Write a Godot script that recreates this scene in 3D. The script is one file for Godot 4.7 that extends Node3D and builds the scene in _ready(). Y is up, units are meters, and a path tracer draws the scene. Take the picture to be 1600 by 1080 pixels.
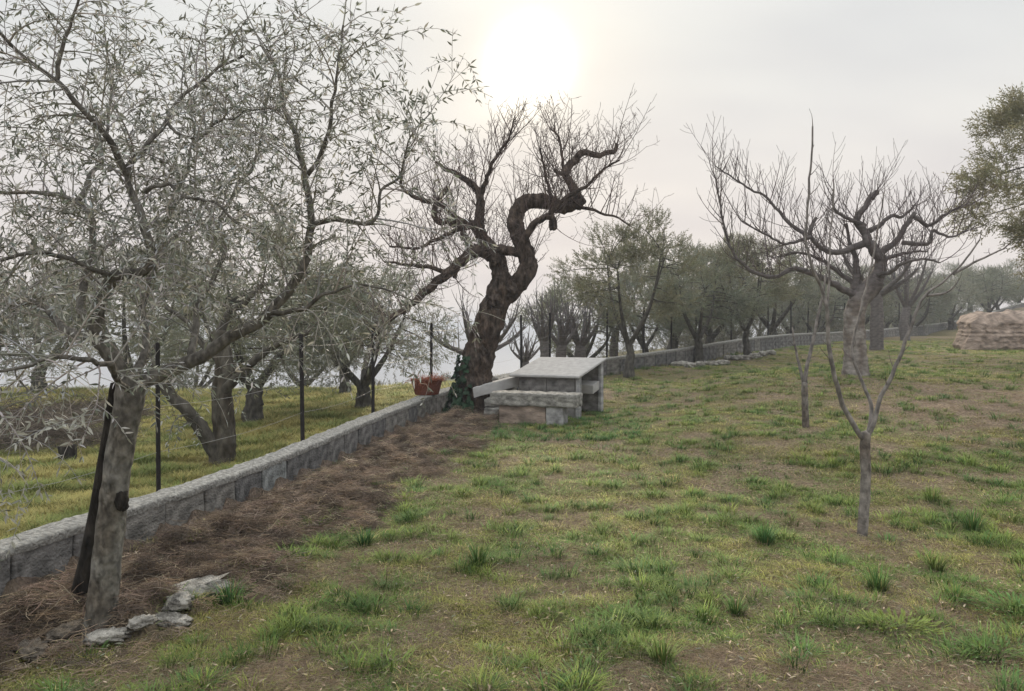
extends Node3D
# A grassy terrace with bare fruit trees and olives above a hazy valley, low sun behind thin cloud.

const F := 1164.0            # lens: pixels of the 1600 x 1080 photograph per unit of tan
const EYE := Vector3(0, 1.6, 0)
var cam: Camera3D
var rng := RandomNumberGenerator.new()
var n1 := FastNoiseLite.new()   # metre-scale
var n2 := FastNoiseLite.new()   # fine
var n3 := FastNoiseLite.new()   # broad
var M := {}
var flute := 0.0               # depth of the furrows that run up an old trunk
var taken := {}
var stones := []               # [place, radius] kept free of straw and grass

# ------------------------------------------------------------------ small helpers
class Acc:
	var v := PackedVector3Array()
	var n := PackedVector3Array()
	var c := PackedColorArray()
	var i := PackedInt32Array()

func R(a: float, b: float) -> float:
	return rng.randf_range(a, b)

func at(px: float, py: float, d: float) -> Vector3:      # the place seen at a photograph pixel, d metres away
	return EYE + cam.basis * (Vector3((px - 800.0) / F, -(py - 540.0) / F, -1.0) * d)

func gp(px: float, py: float) -> Vector3:                # where that line of sight meets the ground
	var d := 1.5
	while d < 90.0:
		var p := at(px, py, d)
		if p.y < H(p.x, p.z):
			return Vector3(p.x, H(p.x, p.z), p.z)
		d += 0.04
	return at(px, py, 90.0)

func mesh_of(a: Acc) -> ArrayMesh:
	var arr := []
	arr.resize(Mesh.ARRAY_MAX)
	arr[Mesh.ARRAY_VERTEX] = a.v
	arr[Mesh.ARRAY_NORMAL] = a.n
	if a.c.size() == a.v.size():
		arr[Mesh.ARRAY_COLOR] = a.c
	arr[Mesh.ARRAY_INDEX] = a.i
	var m := ArrayMesh.new()
	m.add_surface_from_arrays(Mesh.PRIMITIVE_TRIANGLES, arr)
	return m

func renormal(a: Acc, from := 0) -> void:
	var acc := PackedVector3Array()
	acc.resize(a.v.size())
	for k in range(0, a.i.size(), 3):
		var p := a.i[k]
		var q := a.i[k + 1]
		var r := a.i[k + 2]
		var fn := (a.v[r] - a.v[p]).cross(a.v[q] - a.v[p])
		acc[p] += fn
		acc[q] += fn
		acc[r] += fn
	for k in range(from, a.v.size()):
		if acc[k].length_squared() > 1e-18:
			a.n[k] = acc[k].normalized()

func put(called: String, mesh: Mesh, mat: Material, parent: Node, kind := "") -> MeshInstance3D:
	var o := MeshInstance3D.new()
	o.name = called
	o.mesh = mesh
	o.material_override = mat
	if kind:
		o.set_meta("kind", kind)
	parent.add_child(o, true)
	return o

func numbered(called: String) -> String:
	if not taken.has(called):
		taken[called] = 0
		return called
	taken[called] += 1
	return "%s_%03d" % [called, taken[called]]

func tag(o: Node, label: String, category: String, group := "") -> void:
	o.set_meta("label", label)
	o.set_meta("category", category)
	if group:
		o.set_meta("group", group)

func thing(called: String, label: String, category: String, where: Vector3, group := "", turn := 0.0) -> Node3D:
	var o := Node3D.new()
	o.name = numbered(called)
	add_child(o)
	o.position = where
	o.rotation.y = turn
	tag(o, label, category, group)
	return o

func many(called: String, mesh: Mesh, mat: Material, xf: Array, cols: Array, parent: Node, kind := "stuff") -> MultiMeshInstance3D:
	var mm := MultiMesh.new()
	mm.transform_format = MultiMesh.TRANSFORM_3D
	mm.use_colors = true
	mm.mesh = mesh
	mm.instance_count = xf.size()
	for k in xf.size():
		mm.set_instance_transform(k, xf[k])
		mm.set_instance_color(k, cols[k])
	var o := MultiMeshInstance3D.new()
	o.name = called
	o.multimesh = mm
	o.material_override = mat
	o.set_meta("kind", kind)
	parent.add_child(o, true)
	return o

func shade(c: Color, by: float) -> Color:
	return Color(c.r * by, c.g * by, c.b * by)

func jit(c: Color, much: float) -> Color:
	var k := 1.0 + R(-much, much)
	return Color(c.r * k * (1.0 + R(-0.08, 0.08)), c.g * k, c.b * k * (1.0 + R(-0.12, 0.12)))

# ------------------------------------------------------------------ textures and materials
func tex(size: int, freq: float, oct: int, lo: float, hi: float, sd: int, power := 1.0, kind := FastNoiseLite.TYPE_SIMPLEX_SMOOTH) -> ImageTexture:
	var n := FastNoiseLite.new()
	n.noise_type = kind
	n.frequency = freq
	n.fractal_octaves = oct
	n.seed = sd
	var im := n.get_seamless_image(size, size)
	im.convert(Image.FORMAT_RGB8)
	for y in size:
		for x in size:
			var g := lerpf(lo, hi, pow(im.get_pixel(x, y).r, power))
			im.set_pixel(x, y, Color(g, g, g))
	return ImageTexture.create_from_image(im)

func mat(col: Color, rough: float, t: Texture2D, scale: Vector3, bump: Texture2D = null, depth := 1.0) -> StandardMaterial3D:
	var m := StandardMaterial3D.new()
	m.albedo_color = col.linear_to_srgb()
	m.vertex_color_use_as_albedo = true
	m.roughness = rough
	m.metallic_specular = 0.25
	if t:
		m.albedo_texture = t
		m.uv1_triplanar = true
		m.uv1_world_triplanar = true
		m.uv1_scale = scale
	if bump:
		m.heightmap_enabled = true
		m.heightmap_texture = bump
		m.heightmap_scale = depth
	return m

func leafmat(trans: float, rough := 0.6) -> StandardMaterial3D:
	var m := StandardMaterial3D.new()
	m.vertex_color_use_as_albedo = true
	m.roughness = rough
	m.metallic_specular = 0.25
	m.cull_mode = BaseMaterial3D.CULL_DISABLED
	if trans > 0.0:
		m.backlight_enabled = true
		m.backlight = Color(trans, trans, trans * 0.9).linear_to_srgb()
	return m

# ------------------------------------------------------------------ the ground
# wall: x, distance ahead, height of its top above the eye
const WALL := [[-5.6, -4.0, -1.4], [-4.6, -1.0, -1.4], [-3.9, 2.0, -1.4], [-3.3, 4.8, -1.41], [-2.68, 7.6, -1.41], [-1.94, 11.4, -1.29], [-1.15, 14.5, -1.19], [1.0, 18.0, -0.95], [4.7, 21.5, -0.66], [7.8, 25.0, -0.41], [10.7, 28.5, -0.29], [14.7, 33.0, -0.23], [19.3, 38.0, -0.1], [30.9, 50.0, 0.56], [41.0, 60.0, 1.9]]
# lawn: x, distance ahead, height above the eye
const LAWN := [[0, 0, -1.6], [-3, 2, -1.64], [3, 2, -1.6], [-3.2, 5, -1.62], [0, 5, -1.6], [2.7, 5.7, -1.6], [-2.5, 8, -1.62], [0, 8, -1.58], [5, 6, -1.5], [0.6, 12, -1.52], [-1.2, 14, -1.5], [3.9, 10, -1.36], [6.9, 15, -0.98], [4.7, 21.5, -1.1], [7.8, 25, -0.85], [10.7, 28.5, -0.75], [14.7, 33, -0.65], [19.3, 38, -0.5], [30.9, 50, 0.1], [41, 60, 1.5], [15.7, 24, -0.78], [2, 17, -1.32], [7.5, 11, -1.1], [12, 8, -0.8], [9, 3, -1.3], [-8, 3, -1.6], [-9, 12, -1.6], [-6, 20, -1.5], [25, 20, 0.0], [30, 32, 0.3], [60, 62, 2.4], [18, 14, -0.5]]

func wall_at(d: float, k: int) -> float:
	var n := WALL.size()
	var j := 0
	while j < n - 2 and d > WALL[j + 1][1]:
		j += 1
	var t: float = (d - WALL[j][1]) / (WALL[j + 1][1] - WALL[j][1])
	if k == 2:
		t = clampf(t, 0, 1)
	var p0: float = WALL[maxi(j - 1, 0)][k]
	var p1: float = WALL[j][k]
	var p2: float = WALL[j + 1][k]
	var p3: float = WALL[mini(j + 2, n - 1)][k]
	if t <= 0.0 or t >= 1.0 or j == 0 or j == n - 2:
		return lerpf(p1, p2, t)
	# smooth curve through unevenly spaced points
	var h: float = WALL[j + 1][1] - WALL[j][1]
	var m1: float = (p2 - p0) / (WALL[j + 1][1] - WALL[j - 1][1]) * h
	var m2: float = (p3 - p1) / (WALL[j + 2][1] - WALL[j][1]) * h
	var t2 := t * t
	var t3 := t2 * t
	return (2 * t3 - 3 * t2 + 1) * p1 + (t3 - 2 * t2 + t) * m1 + (-2 * t3 + 3 * t2) * p2 + (t3 - t2) * m2

func wall_side(x: float, z: float) -> float:     # metres to the right of the wall (negative: beyond it)
	var d := -z
	var w := wall_at(d, 0)
	var sl := (wall_at(d + 0.3, 0) - wall_at(d - 0.3, 0)) / 0.6
	return (x - w) / sqrt(1.0 + sl * sl)

func lawn(x: float, z: float) -> float:
	var sw := 0.0
	var sh := 0.0
	for p in LAWN:
		var dx: float = x - p[0]
		var dz: float = -z - p[1]
		var q := dx * dx + dz * dz + 1.2
		var w := 1.0 / (q * q)
		sw += w
		sh += w * p[2]
	return sh / sw + EYE.y

func on_stone(x: float, z: float) -> bool:
	for e in stones:
		if Vector2(x - e[0].x, z - e[0].z).length() < e[1]:
			return true
	return false

func litter(x: float, z: float, s: float) -> float:      # 1 where raked straw and dead weeds lie along the wall
	if s < -0.3 or z < -14.5 or z > 0.5:
		return 0.0
	var d := -z
	var reach := 1.55 + 0.55 * n1.get_noise_2d(x * 1.1, z * 1.1) - 0.55 * smoothstep(11.5, 14.0, d) - 0.75 * (1.0 - smoothstep(2.6, 4.2, d))
	return 1.0 - smoothstep(reach - 0.3, reach + 0.35, s)

func bare(x: float, z: float) -> float:                 # trodden earth on the right and here and there
	var a := Vector2((x - 7.6) / 2.6, (-z - 10.8) / 2.7).length()
	var b := 1.0 - smoothstep(0.55, 1.25, a + 0.5 * n1.get_noise_2d(x * 1.7, z * 1.7))
	var c := smoothstep(0.05, 0.34, n1.get_noise_2d(x * 0.9 + 40.0, z * 0.9 - 7.0) + 0.25 * n2.get_noise_2d(x * 2, z * 2))
	var e := 1.0 - smoothstep(0.4, 1.2, Vector2((x - 1.5) / 1.6, (-z - 3.0) / 0.9).length() + 0.5 * n1.get_noise_2d(x * 3.0, z * 3.0))
	return clampf(maxf(maxf(b, c * 0.75), e * 0.9), 0, 1)

func H(x: float, z: float) -> float:
	var s := wall_side(x, z)
	var l := lawn(x, z)
	var d := -z
	if s > 0.12:
		var y := l
		if d < 40.0:
			y += 0.02 * n1.get_noise_2d(x * 1.5, z * 1.5)
			var k := litter(x, z, s)
			if k > 0.0:
				y += k * (0.24 * maxf(0.0, n1.get_noise_2d(x * 2.6 + 9.0, z * 2.6) + 0.25 * n2.get_noise_2d(x * 4.0, z * 4.0)) * smoothstep(0.2, 0.8, s) + 0.04 * n2.get_noise_2d(x * 3.0, z * 3.0))
			y -= 0.13 * (1.0 - smoothstep(0.25, 1.0, s)) * (1.0 - smoothstep(15.0, 19.0, d))
		return y
	var a := -s
	var wl := 1.0 - smoothstep(-2.0, 7.0, x)
	var drop := wl * 0.3 * maxf(0.0, d - 22.0) + (1.0 - wl) * 0.045 * maxf(0.0, a - 3.0) + 0.1 * maxf(0.0, a - 16.0)
	var f := l - 0.2 - 0.02 * minf(a, 10.0) - drop
	f = maxf(f, -48.0 + 6.0 * n3.get_noise_2d(x * 0.05, z * 0.05))
	if d < 30.0:
		f += 0.05 * n1.get_noise_2d(x * 1.2, z * 1.2)
	return lerpf(l, f, smoothstep(-0.12, 0.12, -s))

func ground_color(x: float, z: float) -> Color:
	var s := wall_side(x, z)
	var g := Color(0.155, 0.14, 0.07)                     # short green
	var dry := Color(0.225, 0.18, 0.105)
	var earth := Color(0.225, 0.172, 0.125)
	var f := smoothstep(-0.3, 0.4, n1.get_noise_2d(x * 0.7, z * 0.7) + 0.4 * n2.get_noise_2d(x, z))
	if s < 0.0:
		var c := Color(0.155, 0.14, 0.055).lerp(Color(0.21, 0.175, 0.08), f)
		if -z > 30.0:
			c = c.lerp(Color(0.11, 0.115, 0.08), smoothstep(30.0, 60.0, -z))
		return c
	var col := g.lerp(dry, f * 0.7)
	col = col.lerp(earth, clampf(bare(x, z), 0, 1))
	var k := litter(x, z, s)
	col = col.lerp(Color(0.15, 0.116, 0.09), k)
	var m := 1.0 + 0.35 * n2.get_noise_2d(x * 6.0, z * 6.0)
	return shade(col, m)

func axis(lo: float, hi: float, step: float, far_lo: float, far_hi: float) -> PackedFloat32Array:
	var out := PackedFloat32Array()
	var before := []
	var st := step
	var p := lo
	while p > far_lo:
		st *= 1.12
		p -= st
		before.push_front(p)
	for b in before:
		out.append(b)
	var q := lo
	while q < hi:
		out.append(q)
		q += step
	st = step
	while q < far_hi:
		out.append(q)
		st *= 1.12
		q += st
	return out

func build_ground() -> void:
	var xs := axis(-6.5, 9.5, 0.1, -1500.0, 1500.0)
	var ds := axis(2.2, 15.0, 0.1, -40.0, 1800.0)
	var a := Acc.new()
	var nx := xs.size()
	for d in ds:
		for x in xs:
			a.v.append(Vector3(x, H(x, -d), -d))
			a.n.append(Vector3.UP)
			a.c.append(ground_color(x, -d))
	for j in ds.size() - 1:
		for k in nx - 1:
			var p := j * nx + k
			a.i.append_array([p, p + nx, p + 1, p + 1, p + nx, p + nx + 1])
	renormal(a)
	put("ground", mesh_of(a), M.ground, self, "structure")
	# the lake far below
	var lake := PlaneMesh.new()
	lake.size = Vector2(3000, 1900)
	lake.subdivide_width = 4
	lake.subdivide_depth = 4
	var l := put("lake", lake, M.water, self, "structure")
	l.position = Vector3(0, -38, -1000)

# ------------------------------------------------------------------ tubes, limbs, twigs
func smooth_path(p: Array, n: int) -> PackedVector3Array:
	var out := PackedVector3Array()
	for k in p.size() - 1:
		var a: Vector3 = p[maxi(k - 1, 0)]
		var b: Vector3 = p[k]
		var c: Vector3 = p[k + 1]
		var d: Vector3 = p[mini(k + 2, p.size() - 1)]
		for j in n:
			out.append(b.cubic_interpolate(c, a, d, float(j) / n))
	out.append(p[-1])
	return out

func tube(a: Acc, pts: PackedVector3Array, rad: PackedFloat32Array, sides: int, col: Color, knob := 0.0, freq := 6.0) -> void:
	var np := pts.size()
	var start := a.v.size()
	var t := (pts[1] - pts[0]).normalized()
	var u := t.cross(Vector3.RIGHT if absf(t.x) < 0.8 else Vector3.FORWARD).normalized()
	for k in np:
		var t2 := (pts[mini(k + 1, np - 1)] - pts[maxi(k - 1, 0)]).normalized()
		u = (u - t2 * u.dot(t2)).normalized()
		var w := t2.cross(u)
		for s in sides:
			var ang := TAU * s / sides
			var o := u * cos(ang) + w * sin(ang)
			var r := rad[k]
			if knob > 0.0:
				var q := pts[k] + o * r
				r *= 1.0 + flute * sin(ang * 5.0 + 2.2 * n1.get_noise_3dv(pts[k] * 0.9) * 3.0 + k * 0.05) + flute * 0.6 * sin(ang * 11.0 + k * 0.11)
				r *= 1.0 + knob * (n1.get_noise_3dv(q * freq) + 0.7 * n1.get_noise_3dv(q * freq * 2.7))
			a.v.append(pts[k] + o * r)
			a.n.append(o)
			a.c.append(col)
	for k in np - 1:
		for s in sides:
			var p := start + k * sides + s
			var q := start + k * sides + (s + 1) % sides
			a.i.append_array([p, p + sides, q, q, p + sides, q + sides])
	# closed ends
	for e in 2:
		var c0 := a.v.size()
		var kk := 0 if e == 0 else np - 1
		a.v.append(pts[kk] + (pts[kk] - pts[1 if e == 0 else np - 2]).normalized() * rad[kk] * 0.5)
		a.n.append((pts[kk] - pts[1 if e == 0 else np - 2]).normalized())
		a.c.append(col)
		for s in sides:
			var p := start + kk * sides + s
			var q := start + kk * sides + (s + 1) % sides
			if e == 0:
				a.i.append_array([c0, p, q])
			else:
				a.i.append_array([c0, q, p])

# a limb drawn through photograph points: triples x, y, metres nearer (-) or farther (+) than d; widths in photograph pixels
func limb(t: Array, d: float, w0: float, w1: float, steps := 4, wander := 0.0) -> Dictionary:
	var p := []
	for k in range(0, t.size(), 3):
		p.append(at(t[k], t[k + 1], d + t[k + 2]))
	var pts := smooth_path(p, steps)
	var rad := PackedFloat32Array()
	for k in pts.size():
		var f := float(k) / (pts.size() - 1)
		rad.append(lerpf(w0, w1, pow(f, 0.75)) * 0.5 * d / F)
		if wander > 0.0 and k > 0:
			pts[k] += Vector3(n1.get_noise_3dv(pts[k] * 5.0), n1.get_noise_3dv(pts[k] * 5.0 + Vector3(50, 0, 0)), n1.get_noise_3dv(pts[k] * 5.0 + Vector3(0, 50, 0))) * wander
	return {"p": pts, "r": rad}

func local(pts: PackedVector3Array, o: Vector3) -> PackedVector3Array:
	var out := PackedVector3Array()
	for p in pts:
		out.append(p - o)
	return out

# twigs off a path: cfg arrays are per level. Leaves, where wanted, are gathered as [place, direction]
func sprout(a: Acc, pts: PackedVector3Array, rad: PackedFloat32Array, cfg: Dictionary, level: int, leaves: Array) -> void:
	var spacing: float = cfg.every[level]
	var carry := R(0, spacing)
	var np := pts.size()
	var total := 0.0
	for k in np - 1:
		total += pts[k].distance_to(pts[k + 1])
	var run := 0.0
	var first: float = cfg.from[level]
	for k in np - 1:
		var seg := pts[k + 1] - pts[k]
		var sl := seg.length()
		if sl < 1e-5:
			continue
		var t := seg / sl
		var pos := carry
		while pos < sl:
			var f := (run + pos) / total
			if f >= first:
				var o := pts[k] + t * pos
				var r := lerpf(rad[k], rad[k + 1], pos / sl)
				twig(a, o, t, r, f, cfg, level, leaves)
			pos += spacing * R(0.5, 1.5)
		carry = pos - sl
		run += sl
	# the tip goes on as a twig
	if level == 0 and cfg.get("tip", true):
		twig(a, pts[np - 1], (pts[np - 1] - pts[np - 2]).normalized(), rad[np - 1] * 1.3, 0.5, cfg, level, leaves, true)

func twig(a: Acc, o: Vector3, t: Vector3, r: float, f: float, cfg: Dictionary, level: int, leaves: Array, straight := false) -> void:
	var side := Vector3(R(-1, 1), R(-1, 1), R(-1, 1))
	side = (side - t * side.dot(t)).normalized()
	if cfg.has("toeye"):
		side.z *= cfg.toeye
	var dir: Vector3 = (t * (1.0 if straight else R(0.2, 0.8) * cfg.along[level]) + (Vector3.ZERO if straight else side) + Vector3.UP * cfg.up[level]).normalized()
	var ln: float = cfg.len[level] * R(0.45, 1.25) * (1.1 - 0.45 * f)
	var n: int = cfg.segs[level]
	var p := PackedVector3Array([o])
	var rr := PackedFloat32Array()
	var r0 := minf(r * 0.7, cfg.r[level] * R(0.7, 1.2))
	rr.append(r0)
	var q := o
	var sway: Vector3 = Vector3(R(-1, 1), R(-0.6, 0.6), R(-1, 1)) * cfg.curl[level]
	for j in n:
		dir = (dir + (Vector3.UP * cfg.bend[level] + sway + Vector3(R(-1, 1), R(-1, 1), R(-1, 1)) * cfg.jit[level]) / n).normalized()
		q += dir * (ln / n)
		p.append(q)
		rr.append(lerpf(r0, cfg.tip_r, float(j + 1) / n))
	var lo: float = cfg.get("shade", 0.2)
	tube(a, p, rr, 5 if r0 > 0.009 else 3, jit(cfg.col, lo))
	if level + 1 < cfg.every.size():
		sprout(a, p, rr, cfg, level + 1, leaves)
	if cfg.has("leaf") and level >= cfg.leaf_from:
		var step: float = cfg.leaf
		var at_l := step * 2.0
		while at_l < ln:
			if rng.randf() < cfg.leaf_p * clampf(1.0 + 1.9 * n1.get_noise_3dv(o * 3.3), 0.12, 1.9):
				var x := at_l / ln * n
				var j := mini(int(x), n - 1)
				var b := p[j].lerp(p[j + 1], x - j)
				var tt := (p[j + 1] - p[j]).normalized()
				for e in 2:
					var sd := Vector3(R(-1, 1), R(-1, 1), R(-1, 1))
					sd = (sd - tt * sd.dot(tt)).normalized()
					leaves.append([b, (tt * R(0.5, 1.0) + sd).normalized()])
			at_l += step
		leaves.append([q, dir])

func leaf_mesh(length: float, width: float, fold := 0.25) -> ArrayMesh:
	var a := Acc.new()
	var prof := [0.12, 0.9, 1.0, 0.55, 0.03]
	for k in prof.size():
		var f := float(k) / (prof.size() - 1)
		var w: float = width * 0.5 * prof[k]
		var y := length * f
		var z := -length * 0.12 * f * f
		a.v.append(Vector3(-w, y, z + w * fold))
		a.v.append(Vector3(0, y, z))
		a.v.append(Vector3(w, y, z + w * fold))
		for j in 3:
			a.n.append(Vector3(0, 0, 1))
	for k in prof.size() - 1:
		var p := k * 3
		a.i.append_array([p, p + 3, p + 1, p + 1, p + 3, p + 4, p + 1, p + 4, p + 2, p + 2, p + 4, p + 5])
	renormal(a)
	return mesh_of(a)

func leaf_basis(dir: Vector3, s: float) -> Basis:
	var z := Vector3(R(-1, 1), R(-0.2, 1.4), R(-1, 1))
	z = (z - dir * z.dot(dir)).normalized()
	var x := dir.cross(z)
	return Basis(x * s, dir * s, z * s)

func sprig_mesh(pairs: int, length: float, leaf_l: float, leaf_w: float, sd: int) -> ArrayMesh:     # a leafy twig end
	rng.seed = sd
	var a := Acc.new()
	var bend := Vector3(R(-0.3, 0.3), 0, R(-0.3, 0.3))
	for k in pairs + 1:
		var f := float(k) / pairs
		var o := Vector3(0, length * f, 0) + bend * length * f * f
		for e in (2 if k < pairs else 1):
			var ang := (k % 2) * PI * 0.5 + e * PI + R(-0.4, 0.4)
			var sd2 := Vector3(cos(ang), 0, sin(ang))
			var dir := (sd2 * R(0.7, 1.0) + Vector3(0, R(0.5, 1.0), 0) + bend).normalized() if k < pairs else (Vector3.UP + bend).normalized()
			var z := (Vector3.UP * 0.8 + Vector3(R(-1, 1), R(-1, 1), R(-1, 1)) * 0.7)
			z = (z - dir * z.dot(dir)).normalized()
			var x := dir.cross(z)
			var l := leaf_l * R(0.7, 1.15)
			var s := a.v.size()
			var tone := R(0.7, 1.25)
			var silver: bool = rng.randf() < 0.35
			var col := (Color(1.5, 1.45, 1.7) if silver else Color(1, 1, 1))
			col = shade(col, tone)
			a.v.append_array([o, o + dir * l * 0.45 - x * leaf_w * 0.5 + z * 0.003, o + dir * l * 0.45 + x * leaf_w * 0.5 + z * 0.003, o + dir * l])
			for j in 4:
				a.n.append(z)
				a.c.append(col)
			a.i.append_array([s, s + 1, s + 2, s + 1, s + 3, s + 2])
	var st := a.v.size()
	var p := PackedVector3Array([Vector3.ZERO, Vector3(0, length * 0.5, 0) + bend * length * 0.25, Vector3(0, length, 0) + bend * length])
	tube(a, p, PackedFloat32Array([0.004, 0.003, 0.002]), 3, Color(1.1, 1.0, 0.9))
	return mesh_of(a)

# ------------------------------------------------------------------ a whole olive grown from a seed; its limbs in the node's own axes
var sprigs := []
func grow_olive(root: Node3D, sd: int, h: float, spread: float, trunk_r: float, fork: float, count: int, tone: Color, low := 0.42, stems := 1, size := 1.0) -> void:
	rng.seed = sd
	var bark := Acc.new()
	var bcol := Color(0.75, 0.75, 0.75)
	var base := Vector3(0, -0.15, 0)
	var lean := Vector3(R(-0.15, 0.15), 0, R(-0.15, 0.15))
	var top := Vector3(0, fork, 0) + lean * fork
	var tp := smooth_path([base, Vector3(0, fork * 0.3, 0) + lean * 0.1, Vector3(R(-0.06, 0.06), fork * 0.65, R(-0.06, 0.06)) + lean * fork * 0.4, top], 5)
	var tr := PackedFloat32Array()
	for k in tp.size():
		var f := float(k) / (tp.size() - 1)
		tr.append(trunk_r * (1.35 - 0.45 * f + 0.5 * exp(-f * 7.0)))
	tube(bark, tp, tr, 12, bcol, 0.22, 7.0)
	renormal(bark)
	put("trunk", mesh_of(bark), M.bark_olive, root)
	var twa := Acc.new()
	var xf := []
	var cols := []
	var ctr := Vector3(lean.x * fork, h * (low + 1.0) * 0.5, lean.z * fork)
	var ry := h * (1.0 - low) * 0.5
	var limbs := []
	var nl := 4 if trunk_r < 0.14 else 5
	for k in nl:
		var ang := TAU * (k + R(-0.25, 0.25)) / nl
		var e := ctr + Vector3(cos(ang) * spread * R(0.4, 0.62), ry * R(-0.1, 0.55), sin(ang) * spread * R(0.4, 0.62))
		var mid := top.lerp(e, 0.45) + Vector3(cos(ang), -0.1, sin(ang)) * 0.12 * spread + Vector3(R(-1, 1), R(-1, 1), R(-1, 1)) * 0.1
		var lp := smooth_path([top - Vector3(0, trunk_r * 0.6, 0), mid, e], 6)
		var lr := PackedFloat32Array()
		for j in lp.size():
			lr.append(lerpf(trunk_r * 0.62, 0.018, float(j) / (lp.size() - 1)))
		var la := Acc.new()
		tube(la, lp, lr, 8, bcol, 0.15, 9.0)
		renormal(la)
		put("branch", mesh_of(la), M.bark_olive, root)
		limbs.append(lp)
	# leafy boughs: many clumps through the crown
	var clumps := int(26 + spread * 10)
	for k in clumps:
		var v := Vector3(R(-1, 1), R(-1, 1), R(-1, 1))
		while v.length() > 1.0 or v.length() < 0.25:
			v = Vector3(R(-1, 1), R(-1, 1), R(-1, 1))
		v = v.normalized() * pow(v.length(), 0.55)
		var bump := 1.0 + 0.35 * n1.get_noise_3dv(v * 3.0 + Vector3(sd, 0, 0))
		var c := ctr + Vector3(v.x * spread, v.y * ry, v.z * spread) * bump
		var lp: PackedVector3Array = limbs[0]
		var best := 1e9
		var from := c
		for l in limbs:
			for j in range(3, l.size()):
				var dd: float = l[j].distance_to(c)
				if dd < best:
					best = dd
					from = l[j]
		var mid := from.lerp(c, 0.5) + Vector3(R(-1, 1), R(-0.2, 1), R(-1, 1)) * 0.12
		var bp := smooth_path([from, mid, c], 4)
		var br := PackedFloat32Array()
		for j in bp.size():
			br.append(lerpf(0.02, 0.005, float(j) / (bp.size() - 1)) * size)
		tube(twa, bp, br, 4, bcol)
		var per := int(count / float(clumps) * R(0.6, 1.4))
		var cr := R(0.25, 0.5) * clampf(spread / 1.6, 0.6, 1.3)
		for j in per:
			var o := Vector3(R(-1, 1), R(-1, 1), R(-1, 1))
			o = o.normalized() * pow(rng.randf(), 0.5) * cr
			o.y *= 0.8
			var outd := ((c + o - ctr).normalized() * 0.7 + o.normalized() * 0.5 + Vector3(R(-1, 1), R(-0.3, 1.3), R(-1, 1)) * 0.8).normalized()
			var s := size * R(0.75, 1.25)
			xf.append(Transform3D(leaf_basis(outd, s), c + o))
			cols.append(jit(tone, 0.22))
	put("twigs", mesh_of(twa), M.bark_olive, root, "stuff")
	many("foliage", sprigs[sd % sprigs.size()], M.leaf_far, xf, cols, root)

func mottle(a: Acc, o: Vector3, low: Color, high: Color, freq: float) -> void:
	for k in a.v.size():
		var q := (a.v[k] + o) * freq
		var f := smoothstep(-0.45, 0.45, n2.get_noise_3d(q.x, q.y * 0.6, q.z) + 0.35 * n1.get_noise_3dv(q * 0.35))
		a.c[k] = Color(a.c[k].r * lerpf(low.r, high.r, f), a.c[k].g * lerpf(low.g, high.g, f), a.c[k].b * lerpf(low.b, high.b, f))

# a tree drawn limb by limb: trunk (a path), branches (paths), then twigs and leaves
func drawn_tree(root: Node3D, trunk: Dictionary, branches: Array, cfg: Dictionary, bark: Material, col: Color, knob: float, freq: float, leaves: Array, lcol := Color(-1, 0, 0)) -> Acc:
	if lcol.r < 0.0:
		lcol = col
	var o := root.position
	var ta := Acc.new()
	tube(ta, local(trunk.p, o), trunk.r, 40, col, knob, freq)
	renormal(ta)
	mottle(ta, o, Color(0.68, 0.62, 0.56), Color(1.15, 1.15, 1.12), 5.0)
	if lcol != col:      # the bark darkens up the trunk into the limbs
		var top: float = trunk.p[-1].y - o.y
		for k in ta.v.size():
			var f := smoothstep(0.62, 1.0, ta.v[k].y / top)
			ta.c[k] = ta.c[k].lerp(Color(lcol.r, lcol.g, lcol.b), f)
	put("trunk", mesh_of(ta), bark, root)
	var tw := Acc.new()
	for b in branches:
		var ba := Acc.new()
		var big: bool = b.r[0] > 0.05
		tube(ba, local(b.p, o), b.r, 14 if big else (9 if b.r[0] > 0.02 else 6), lcol, knob * (1.0 if big else 0.6), freq * (1.0 if big else 1.6))
		renormal(ba)
		put("branch", mesh_of(ba), bark, root)
		if cfg:
			sprout(tw, local(b.p, o), b.r, cfg, 0, leaves)
	if tw.v.size():
		put("twigs", mesh_of(tw), M.twig, root, "stuff")
	return tw

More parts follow.
